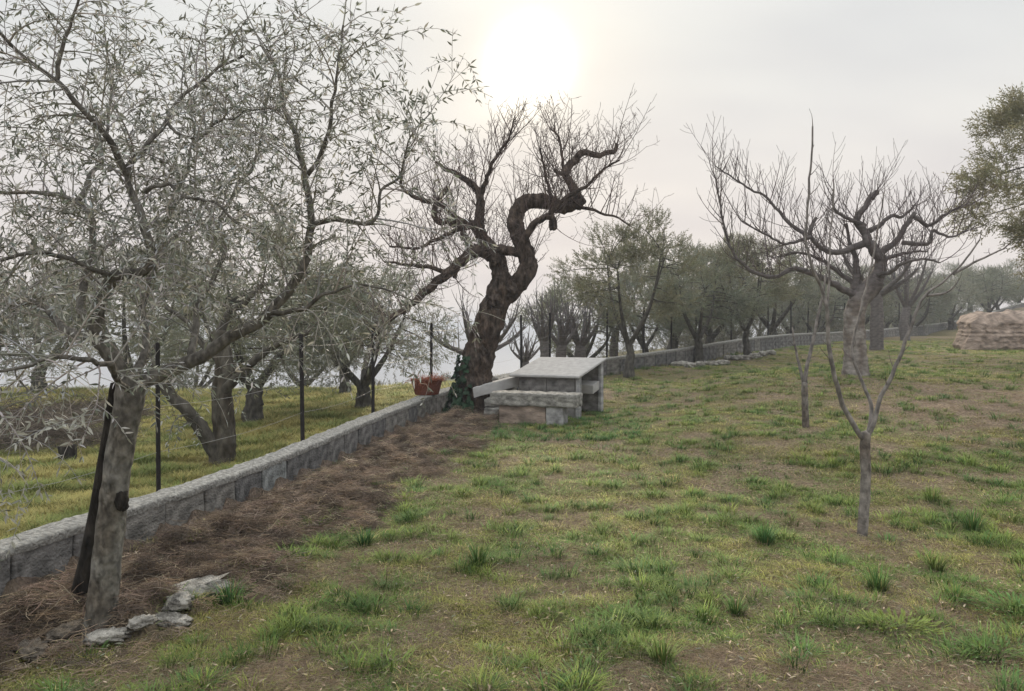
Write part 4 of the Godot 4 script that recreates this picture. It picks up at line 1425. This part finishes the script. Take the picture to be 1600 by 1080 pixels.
func build_planter() -> void:
	var D := 12.7
	var p := Vector3(0, 0, 0)
	var d := 8.0
	while d < 15.0:
		if absf(800.0 + wall_at(d, 0) / d * F - 668.0) < 1.5:
			break
		d += 0.01
	p = Vector3(wall_at(d, 0), wall_at(d, 2) + EYE.y + 0.005, -d)
	var root := thing("planter", "terracotta basket planter of dry red stems on the wall", "planter", p)
	root.rotation.y = 0.3
	rng.seed = 55
	var s := d / F
	var rt := 24.0 * s
	var hh := 25.0 * s
	var a := Acc.new()
	var prof := [[0.70, 0.0], [0.76, 0.02], [0.84, 0.25], [0.92, 0.55], [0.98, 0.8], [1.04, 0.84], [1.07, 0.92], [1.04, 1.0], [0.97, 1.0], [0.92, 0.9], [0.8, 0.5]]
	var sides := 40
	for r in prof:
		for k in sides:
			var an := TAU * k / sides
			var rr: float = r[0] * rt * (1.0 + 0.03 * sin(an * 14.0) * cos(r[1] * 9.0))
			a.v.append(Vector3(cos(an) * rr, r[1] * hh, sin(an) * rr * 0.62))
			a.n.append(Vector3.UP)
			a.c.append(Color.WHITE)
	for j in prof.size() - 1:
		for k in sides:
			var q := j * sides + k
			var w := j * sides + (k + 1) % sides
			a.i.append_array([q, w, q + sides, w, w + sides, q + sides])
	renormal(a)
	put("pot", mesh_of(a), M.terracotta, root)
	var so := put("soil", rock_mesh(9, Vector3(rt * 1.8, hh * 0.4, rt * 1.1), 0.1), M.soil, root.get_node("pot"))
	so.position = Vector3(0, hh * 0.75, 0)
	var st := Acc.new()
	for k in 220:
		var q := Vector3(R(-0.95, 0.95) * rt, hh * 0.9, R(-0.5, 0.5) * rt)
		var dir := Vector3(R(-1, 1), R(0.1, 1.2), R(-1, 1)).normalized()
		var pts := PackedVector3Array([q])
		for j in 4:
			dir = (dir + Vector3(R(-0.5, 0.5), R(-0.65, 0.1), R(-0.5, 0.5))).normalized()
			q += dir * R(0.03, 0.065)
			pts.append(q)
		tube(st, pts, PackedFloat32Array([0.004, 0.004, 0.003, 0.003, 0.002]), 3, jit(Color(0.30, 0.12, 0.075), 0.35))
	put("dry_stems", mesh_of(st), M.straw, root, "stuff")
	var tend := Acc.new()
	var tp := smooth_path([Vector3(-0.16, hh * 0.75, rt * 0.55), Vector3(-0.05, hh * 0.7, rt * 0.66), Vector3(-0.02, hh * 0.5, rt * 0.66), Vector3(0.03, hh * 0.35, rt * 0.62), Vector3(0.02, hh * 0.2, rt * 0.62)], 4)
	var tr := PackedFloat32Array()
	tr.resize(tp.size())
	tr.fill(0.006)
	tube(tend, tp, tr, 5, Color(0.5, 0.36, 0.27))
	put("pale_tendril", mesh_of(tend), M.twig, root)

func place_olive(proto: int, px: float, py: float, d: float, scale: float, turn: float, label: String, group: String, onground := true) -> void:
	var p := gp(px, py) if d <= 0.0 else at(px, py, d)
	p.y = H(p.x, p.z)
	var src: Array = protos[proto]
	var o: Node3D
	if src[1]:
		o = src[0]
		src[1] = false
	else:
		o = src[0].duplicate()
		o.name = numbered("olive_tree")
		add_child(o)
	o.position = p
	o.rotation.y = turn
	o.scale = Vector3.ONE * scale
	tag(o, label, "tree", group)

var protos := []
func make_protos() -> void:
	sprigs = [sprig_mesh(5, 0.17, 0.06, 0.017, 61), sprig_mesh(6, 0.2, 0.065, 0.018, 62), sprig_mesh(5, 0.2, 0.07, 0.019, 63)]
	var specs := [
		# seed, height, spread, trunk radius, fork height, sprigs, tone, low, size
		[501, 3.9, 1.7, 0.10, 0.85, 3000, Color(0.10, 0.10, 0.07), 0.36, 1.0],
		[502, 3.3, 1.7, 0.12, 0.75, 1900, Color(0.10, 0.108, 0.085), 0.36, 1.1],
		[503, 3.0, 1.9, 0.15, 0.6, 2100, Color(0.115, 0.12, 0.10), 0.3, 1.1],
		[504, 4.2, 2.1, 0.17, 0.9, 2500, Color(0.105, 0.11, 0.09), 0.3, 1.25],
		[505, 3.6, 2.0, 0.15, 0.7, 2100, Color(0.10, 0.105, 0.08), 0.28, 1.2],
		[506, 6.0, 2.7, 0.2, 1.6, 7500, Color(0.115, 0.11, 0.07), 0.36, 1.15],
	]
	for s in specs:
		var root := thing("olive_tree", "olive", "tree", Vector3.ZERO)
		grow_olive(root, s[0], s[1], s[2], s[3], s[4], s[5], s[6], s[7], 1, s[8])
		protos.append([root, true])

func build_groves() -> void:
	make_protos()
	# on the lawn by the wall
	place_olive(0, 983, 590, 0, 1.0, 0.6, "round crowned olive tree with a slim trunk behind the table", "")
	place_olive(1, 1092, 568, 0, 0.95, 1.9, "young olive in the stone edged bed, left of the pair", "")
	place_olive(0, 1168, 557, 0, 0.92, 3.3, "young olive with a forked trunk, right of the bedded pair", "")
	place_olive(1, 1261, 533, 0, 0.95, 4.4, "small olive by the wall left of the pale cherry trunk", "")
	place_olive(2, 1488, 512, 0, 1.0, 0.9, "olive at the far wall, left of the sandstone boulder", "")
	place_olive(1, 1545, 494, 47.0, 1.1, 2.2, "olive just behind the sandstone boulder", "")
	place_olive(2, 1425, 512, 41.0, 1.05, 5.1, "olive at the far wall between the cherry and the boulder", "")
	# the big crown that reaches in from the right
	place_olive(5, 1745, 560, 15.5, 1.0, 0.4, "large dense olive crown reaching in at the right edge", "")
	# in the grove beyond the wall on the left
	place_olive(4, 395, 660, 0, 0.95, 1.2, "olive in the left meadow with a thick flared grey trunk", "")
	place_olive(2, 568, 640, 0, 0.9, 2.6, "olive with a thick dark trunk just beyond the wall by the planter", "")
	place_olive(1, 540, 628, 19.5, 1.0, 0.2, "olive far out in the meadow behind the planter's olive", "")
	place_olive(4, 210, 640, 19.0, 1.0, 3.9, "olive in the left meadow behind the nearest fence post", "")
	place_olive(3, 60, 640, 21.0, 0.9, 5.0, "olive at the left end of the meadow behind the brush heap", "")
	place_olive(2, -60, 640, 15.0, 1.0, 1.0, "olive at the left edge of the meadow, low crown", "")
	place_olive(2, 470, 600, 24.0, 0.95, 4.0, "olive at the far rim of the meadow", "")
	place_olive(4, 300, 600, 26.0, 0.95, 0.7, "olive at the far left rim of the meadow", "")
	# beyond the wall on the right, up the hillside
	var row := [[905, 26, 4], [1010, 25, 1], [1050, 29, 3], [1110, 28, 4], [1150, 33, 2], [1205, 31, 3], [1235, 37, 4], [1275, 35, 2], [1300, 41, 3], [1345, 39, 4], [1385, 45, 3], [1400, 50, 2], [1440, 52, 4], [1470, 58, 3], [1515, 60, 2], [1540, 66, 4], [1590, 64, 3], [1625, 70, 4], [1440, 62, 1], [1560, 55, 1], [1340, 54, 2], [1185, 40, 1], [1090, 36, 2]]
	rng.seed = 900
	var ux := []
	var uc := []
	for j in 34:
		var d := R(26.0, 66.0)
		var x := wall_at(d, 0) - R(1.2, 10.0)
		if x < 2.0:
			continue
		var p := Vector3(x, H(x, -d), -d)
		for q in 150:
			var v := Vector3(R(-1, 1), R(0, 1), R(-1, 1)).normalized() * pow(rng.randf(), 0.4)
			v = v * Vector3(1.7, R(0.8, 1.3), 1.2) * (0.6 + 0.012 * d) * (1.0 + 0.3 * n1.get_noise_3dv(v * 4.0))
			ux.append(Transform3D(leaf_basis((v.normalized() + Vector3(R(-1, 1), R(0, 1), R(-1, 1))).normalized(), R(1.1, 2.0)), p + v))
			uc.append(jit(Color(0.11, 0.112, 0.09), 0.3))
	tag(many("undergrowth", sprigs[1], M.leaf, ux, uc, self), "grey undergrowth in the shade of the olives beyond the right wall", "undergrowth")
	var said := ["olive beyond the wall just left of the round crowned olive's trunk", "olive beyond the wall right behind the round crowned olive", "olive beyond the wall between the round crowned olive and the stone bed", "olive beyond the wall directly behind the left bedded olive", "olive beyond the wall behind the gap between the bedded olives", "olive beyond the wall just right of the right bedded olive", "olive beyond the wall left of the small forked sapling", "olive beyond the wall behind the small forked sapling", "olive beyond the wall behind the nearest sapling's left stem", "olive beyond the wall directly behind the pale cherry trunk", "olive beyond the wall right of the pale cherry trunk", "olive beyond the wall behind the cluster of pale bare trunks", "olive beyond the wall above the nearest sapling's right stem"]
	var k := 0
	for r in row:
		place_olive(r[2], r[0], 520, r[1], 0.88 + 0.2 * rng.randf(), k * 1.7, said[k] if k < said.size() else "faint hazy olive of the far grove beyond the wall, upper right", "olives beyond the wall on the right" if k >= said.size() else "")
		k += 1

func bare_tree(called: String, label: String, cat: String, px: float, py: float, d: float, sd: int, stub_h: float, stub_r: float, heads: int, shoot: float, group := "", wide := 0.5) -> void:
	var p := at(px, py, d)
	p.y = maxf(H(p.x, p.z), p.y - 2.5)
	var top := at(px, py, d).y
	var root := thing(called, label, cat, p, group)
	rng.seed = sd
	var a := Acc.new()
	var h := maxf(top - p.y, 0.3) + stub_h * 0.3
	var tp := smooth_path([Vector3(0, -0.15, 0), Vector3(R(-0.1, 0.1), h * 0.5, 0), Vector3(R(-0.1, 0.1), h, 0)], 5)
	var tr := PackedFloat32Array()
	for k in tp.size():
		tr.append(stub_r * (1.3 - 0.4 * k / tp.size()))
	tube(a, tp, tr, 10, Color(0.42, 0.4, 0.4), 0.25, 7.0)
	renormal(a)
	put("trunk", mesh_of(a), M.bark_cherry, root)
	var tw := Acc.new()
	var cfg := {"every": [0.15, 0.3], "len": [shoot, shoot * 0.35], "along": [0.8, 1.0], "up": [0.7, 0.4], "bend": [0.8, 0.6], "curl": [0.3, 0.3], "jit": [0.3, 0.4], "segs": [6, 3], "r": [0.016, 0.008], "tip_r": 0.004, "from": [0.2, 0.2], "col": Color(0.15, 0.14, 0.14)}
	for k in heads:
		var ang := TAU * k / heads + R(-0.4, 0.4)
		var e := tp[-1] + Vector3(cos(ang) * wide * R(0.7, 1.3), stub_h * R(0.6, 1.2), sin(ang) * wide)
		var bp := smooth_path([tp[-2], tp[-1].lerp(e, 0.5) + Vector3(cos(ang), -0.3, sin(ang)) * 0.12 * wide, e], 5)
		var br := PackedFloat32Array()
		for j in bp.size():
			br.append(stub_r * lerpf(0.55, 0.14, float(j) / bp.size()))
		var ba := Acc.new()
		tube(ba, bp, br, 7, Color(0.4, 0.38, 0.38), 0.2, 9.0)
		renormal(ba)
		put("branch", mesh_of(ba), M.bark_cherry, root)
		sprout(tw, bp, br, cfg, 0, [])
	put("twigs", mesh_of(tw), M.twig, root, "stuff")

func build_bare_row() -> void:
	bare_tree("pollard_tree", "pollarded bare tree behind the table, left of three stubby trunks", "tree", 852, 548, 20.0, 611, 0.8, 0.13, 6, 1.2, "", 0.38)
	bare_tree("pollard_tree", "pollarded bare tree behind the table with a blunt middle trunk", "tree", 874, 552, 21.0, 612, 0.7, 0.15, 6, 1.2, "", 0.36)
	bare_tree("pollard_tree", "pollarded bare tree behind the table's far corner", "tree", 905, 554, 21.5, 613, 0.8, 0.16, 6, 1.2, "", 0.4)
	bare_tree("pollard_shrub", "low bare pollard with splayed thick arms beside the old trunk", "shrub", 818, 572, 18.0, 614, 0.45, 0.09, 7, 0.5, "", 0.35)
	bare_tree("bare_tree", "bare wide spreading tree low down behind the gnarled trunk", "tree", 742, 575, 19.0, 615, 1.0, 0.14, 7, 0.9, "", 1.3)
	bare_tree("bare_tree", "second pale cherry trunk beyond the thick cherry on the lawn", "tree", 1371, 475, 25.0, 616, 1.2, 0.19, 7, 1.1, "", 1.2)
	bare_tree("bare_tree", "cluster of pale bare trunks by the far wall right of the cherry", "tree", 1416, 500, 33.0, 617, 1.9, 0.18, 7, 1.4, "", 0.9)
	bare_tree("bare_tree", "leafless tree beyond the wall between the pollards and the round olive", "tree", 960, 530, 26.0, 618, 1.1, 0.14, 6, 1.3, "", 0.9)

func build_left_grove() -> void:
	# the two stemmed olive close behind the wall
	var base := gp(347, 722)
	var D := depth(base)
	var root := thing("olive_tree", "two stemmed olive close behind the wall, dark trunk in moss", "tree", base)
	rng.seed = 707
	var trunk := limb([347, 760, 0, 347, 725, 0, 350, 690, 0, 349, 650, 0, 346, 610, 0, 350, 570, 0.05, 340, 520, 0.1], D, 40, 26, 6)
	for k in trunk.r.size():
		trunk.r[k] *= 1.0 + 0.25 * exp(-k * 0.25)
	var b := []
	b.append(limb([344, 715, 0, 325, 688, -0.1, 308, 660, -0.2, 285, 635, -0.3, 262, 610, -0.3, 240, 570, -0.4], D, 28, 14, 5, 0.02))
	b.append(limb([346, 615, 0, 375, 585, -0.2, 400, 560, -0.3, 440, 535, -0.4, 480, 520, -0.5], D, 18, 7, 5, 0.03))
	b.append(limb([350, 570, 0.05, 310, 530, 0.3, 290, 500, 0.5, 260, 480, 0.6], D, 16, 6, 5, 0.03))
	b.append(limb([342, 525, 0.1, 360, 490, 0.1, 390, 465, 0.0, 410, 440, 0.0], D, 16, 6, 5, 0.03))
	var leaves := []
	var cfg := {"every": [0.16, 0.14], "len": [1.0, 0.45], "along": [1.2, 1.3], "up": [0.35, 0.1], "bend": [-0.4, -0.7], "curl": [0.6, 0.5], "jit": [0.6, 0.5], "segs": [6, 4], "r": [0.012, 0.005], "tip_r": 0.002, "from": [0.2, 0.25], "col": Color(0.13, 0.12, 0.105), "leaf": 0.05, "leaf_p": 0.75, "leaf_from": 0}
	drawn_tree(root, trunk, b, cfg, M.bark_olive, Color(0.75, 0.74, 0.72), 0.16, 6.0, leaves)
	var lm := leaf_mesh(0.062, 0.015)
	var xf := []
	var cl := []
	for l in leaves:
		xf.append(Transform3D(leaf_basis(l[1], R(0.7, 1.3)), l[0]))
		cl.append(jit(Color(0.12, 0.127, 0.098), 0.25) if rng.randf() < 0.65 else jit(Color(0.24, 0.25, 0.225), 0.2))
	many("foliage", lm, M.leaf, xf, cl, root)
	# stump
	var sp := gp(105, 722)
	var sd := depth(sp)
	var st := thing("tree_stump", "short dark cut stump in the meadow by the brush heap", "stump", sp)
	var sa := Acc.new()
	tube(sa, PackedVector3Array([Vector3(0, -0.1, 0), Vector3(0, 0.02, 0), Vector3(0.01, 0.1, 0), Vector3(0.0, 0.22, 0)]), PackedFloat32Array([0.16, 0.13, 0.11, 0.115]), 14, Color.WHITE, 0.12, 9.0)
	renormal(sa)
	put("trunk", mesh_of(sa), M.stake, st)
	var ca := Acc.new()
	tube(ca, PackedVector3Array([Vector3(0, 0.225, 0), Vector3(0, 0.232, 0), Vector3(0, 0.236, 0)]), PackedFloat32Array([0.1, 0.1, 0.095]), 14, Color(0.75, 0.68, 0.55))
	put("cut_face", mesh_of(ca), M.panel, st.get_node("trunk"))
	# brush heaps of cut branches
	var spots := [[55, 700, 1.5, 0.5, "heap of grey brown cut brush in the left meadow by the stump"], [-20, 690, 1.4, 0.55, "brush heap at the left edge of the meadow"], [130, 660, 1.3, 0.35, "low brush heap farther out in the left meadow"]]
	var k := 0
	for s in spots:
		var p := gp(s[0], s[1])
		var r2 := thing("brush_heap", s[4], "brush", p)
		var bx := []
		var bc := []
		rng.seed = 720 + k
		for j in 420:
			var an := R(0, TAU)
			var rr := sqrt(rng.randf())
			var y: float = s[3] * (1.0 - rr * rr) * rng.randf()
			var t := Transform3D(Basis(Vector3.UP, R(0, TAU)) * Basis(Vector3.RIGHT, R(-0.7, 0.7)) * Basis.from_scale(Vector3.ONE * R(1.2, 3.2)), Vector3(cos(an) * rr * s[2], y, sin(an) * rr * s[2] * 0.6))
			bx.append(t)
			bc.append(jit(Color(0.105, 0.085, 0.07) if rng.randf() < 0.7 else Color(0.19, 0.165, 0.13), 0.3))
		many("brushwood", straw_mesh(25, 10, 0.2), M.straw, bx, bc, r2)
		k += 1
	# grey scrub at the meadow's rim
	k = 0
	for s in [[20, 640, 24.0, 0.6], [100, 635, 25.0, 0.5], [620, 603, 24.0, 0.45], [660, 600, 25.0, 0.4], [575, 606, 23.0, 0.35], [700, 606, 23.0, 0.35]]:
		var p := at(s[0], s[1], s[2])
		p.y = H(p.x, p.z)
		var r3 := thing("scrub_bush", ["grey scrub bush at the far left rim of the meadow", "grey scrub bush on the rim behind the brush heap", "grey scrub bush on the rim just left of the planter", "grey scrub bush on the rim right behind the planter", "low scrub bush on the rim beside the planter's olive", "low scrub bush on the rim between planter and gnarled trunk"][k], "bush", p, "scrub along the meadow rim")
		rng.seed = 740 + k
		var ax := []
		var ac := []
		for j in 260:
			var v := Vector3(R(-1, 1), R(0, 1), R(-1, 1)).normalized() * pow(rng.randf(), 0.4)
			v = v * Vector3(1.6, 1.0, 1.0) * float(s[3]) * (1.0 + 0.3 * n1.get_noise_3dv(v * 4.0))
			ax.append(Transform3D(leaf_basis((v.normalized() + Vector3(R(-1, 1), R(0, 1), R(-1, 1))).normalized(), R(0.8, 1.4)), v))
			ac.append(jit(Color(0.11, 0.11, 0.085), 0.3))
		many("foliage", sprigs[k % 3], M.leaf, ax, ac, r3)
		k += 1

func build_tufts() -> void:
	var g := Color(0.06, 0.105, 0.035)
	lone_tuft(1195, 850, 0.2, Color(0.045, 0.10, 0.035), "upright deep green grass tuft, standing alone left of the near sapling", 801)
	lone_tuft(1520, 830, 0.24, g, "wide dark grass tuft right of the near sapling", 802)
	lone_tuft(1456, 785, 0.19, Color(0.10, 0.14, 0.04), "yellow green grass tuft just above the wide tuft on the right", 803)
	lone_tuft(1372, 925, 0.2, g, "tall thin grass tuft below the near sapling", 804)
	lone_tuft(1462, 895, 0.16, Color(0.10, 0.13, 0.045), "small pale tuft right of the thin tuft below the near sapling", 805)
	lone_tuft(747, 885, 0.2, g, "dark green tuft in the middle of the lower lawn", 806)
	lone_tuft(570, 853, 0.17, Color(0.04, 0.085, 0.035), "dark tuft at the edge of the raked straw", 807)
	lone_tuft(1035, 1040, 0.17, Color(0.10, 0.14, 0.045), "bright tuft low in the middle of the lawn foreground", 808)
	lone_tuft(360, 945, 0.18, Color(0.05, 0.105, 0.04), "green tuft against the largest limestone outcrop", 809)
	lone_tuft(1150, 965, 0.14, g, "small dark tuft left of the broad leaved weed", 810)
	lone_tuft(1405, 990, 0.22, Color(0.12, 0.14, 0.045), "broad leaved yellow green weed rosette on bare ground", 811, true)
	lone_tuft(1585, 960, 0.24, Color(0.075, 0.125, 0.045), "bright green broad weed at the right edge", 812, true)
	lone_tuft(975, 975, 0.2, Color(0.085, 0.125, 0.045), "low leafy weed patch in the middle foreground", 813, true)
	lone_tuft(1560, 1030, 0.22, Color(0.075, 0.11, 0.045), "lowest broad weed by the bottom right corner", 814, true)

func _ready() -> void:
	n1.noise_type = FastNoiseLite.TYPE_SIMPLEX_SMOOTH
	n1.frequency = 1.0
	n1.fractal_octaves = 2
	n1.seed = 11
	n2.noise_type = FastNoiseLite.TYPE_SIMPLEX_SMOOTH
	n2.frequency = 1.0
	n2.fractal_octaves = 3
	n2.seed = 12
	n3.noise_type = FastNoiseLite.TYPE_SIMPLEX_SMOOTH
	n3.frequency = 1.0
	n3.seed = 13
	# camera
	cam = Camera3D.new()
	cam.name = "camera"
	cam.fov = rad_to_deg(2.0 * atan(540.0 / F))
	cam.near = 0.05
	cam.far = 4000.0
	cam.position = EYE
	cam.rotation.x = -atan(30.0 / F)
	add_child(cam)
	# sky, haze, exposure
	var env := Environment.new()
	env.background_mode = Environment.BG_SKY
	var sky := Sky.new()
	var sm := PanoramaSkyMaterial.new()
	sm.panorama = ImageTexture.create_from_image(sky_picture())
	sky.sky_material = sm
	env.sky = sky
	env.tonemap_mode = Environment.TONE_MAPPER_LINEAR
	env.tonemap_exposure = 1.42
	env.sdfgi_enabled = true
	env.ssao_enabled = true
	env.ssil_enabled = true
	env.fog_enabled = true
	env.fog_density = 0.002
	env.fog_light_color = Color(0.86, 0.88, 0.92)
	var we := WorldEnvironment.new()
	we.name = "world"
	we.environment = env
	add_child(we)
	# the sun behind thin cloud
	var sun := DirectionalLight3D.new()
	sun.name = "sun"
	sun.light_energy = 0.8
	sun.light_color = Color(1.0, 0.93, 0.82)
	sun.light_angular_distance = 10.0
	sun.shadow_enabled = true
	add_child(sun)
	sun.look_at_from_position(Vector3.ZERO, -(cam.basis * Vector3((828 - 800.0) / F, -(100 - 540.0) / F, -1.0)), Vector3.UP)
	materials()
	M.leaf_solo = []
	for c in [Color(0.18, 0.186, 0.157), Color(0.24, 0.245, 0.21), Color(0.38, 0.385, 0.36)]:
		var lm := leafmat(0.35, 0.55)
		lm.albedo_color = c.linear_to_srgb()
		M.leaf_solo.append(lm)
	var t0 := Time.get_ticks_msec()
	build_ground()
	print("ground ", Time.get_ticks_msec() - t0)
	build_wall()
	build_fence()
	build_stonework()
	build_planter()
	print("stone ", Time.get_ticks_msec() - t0)
	build_old_tree()
	build_cherry()
	build_saplings()
	build_front_olive()
	print("trees ", Time.get_ticks_msec() - t0)
	build_groves()
	build_bare_row()
	build_left_grove()
	print("groves ", Time.get_ticks_msec() - t0)
	spread_grass()
	build_tufts()
	print("grass ", Time.get_ticks_msec() - t0)
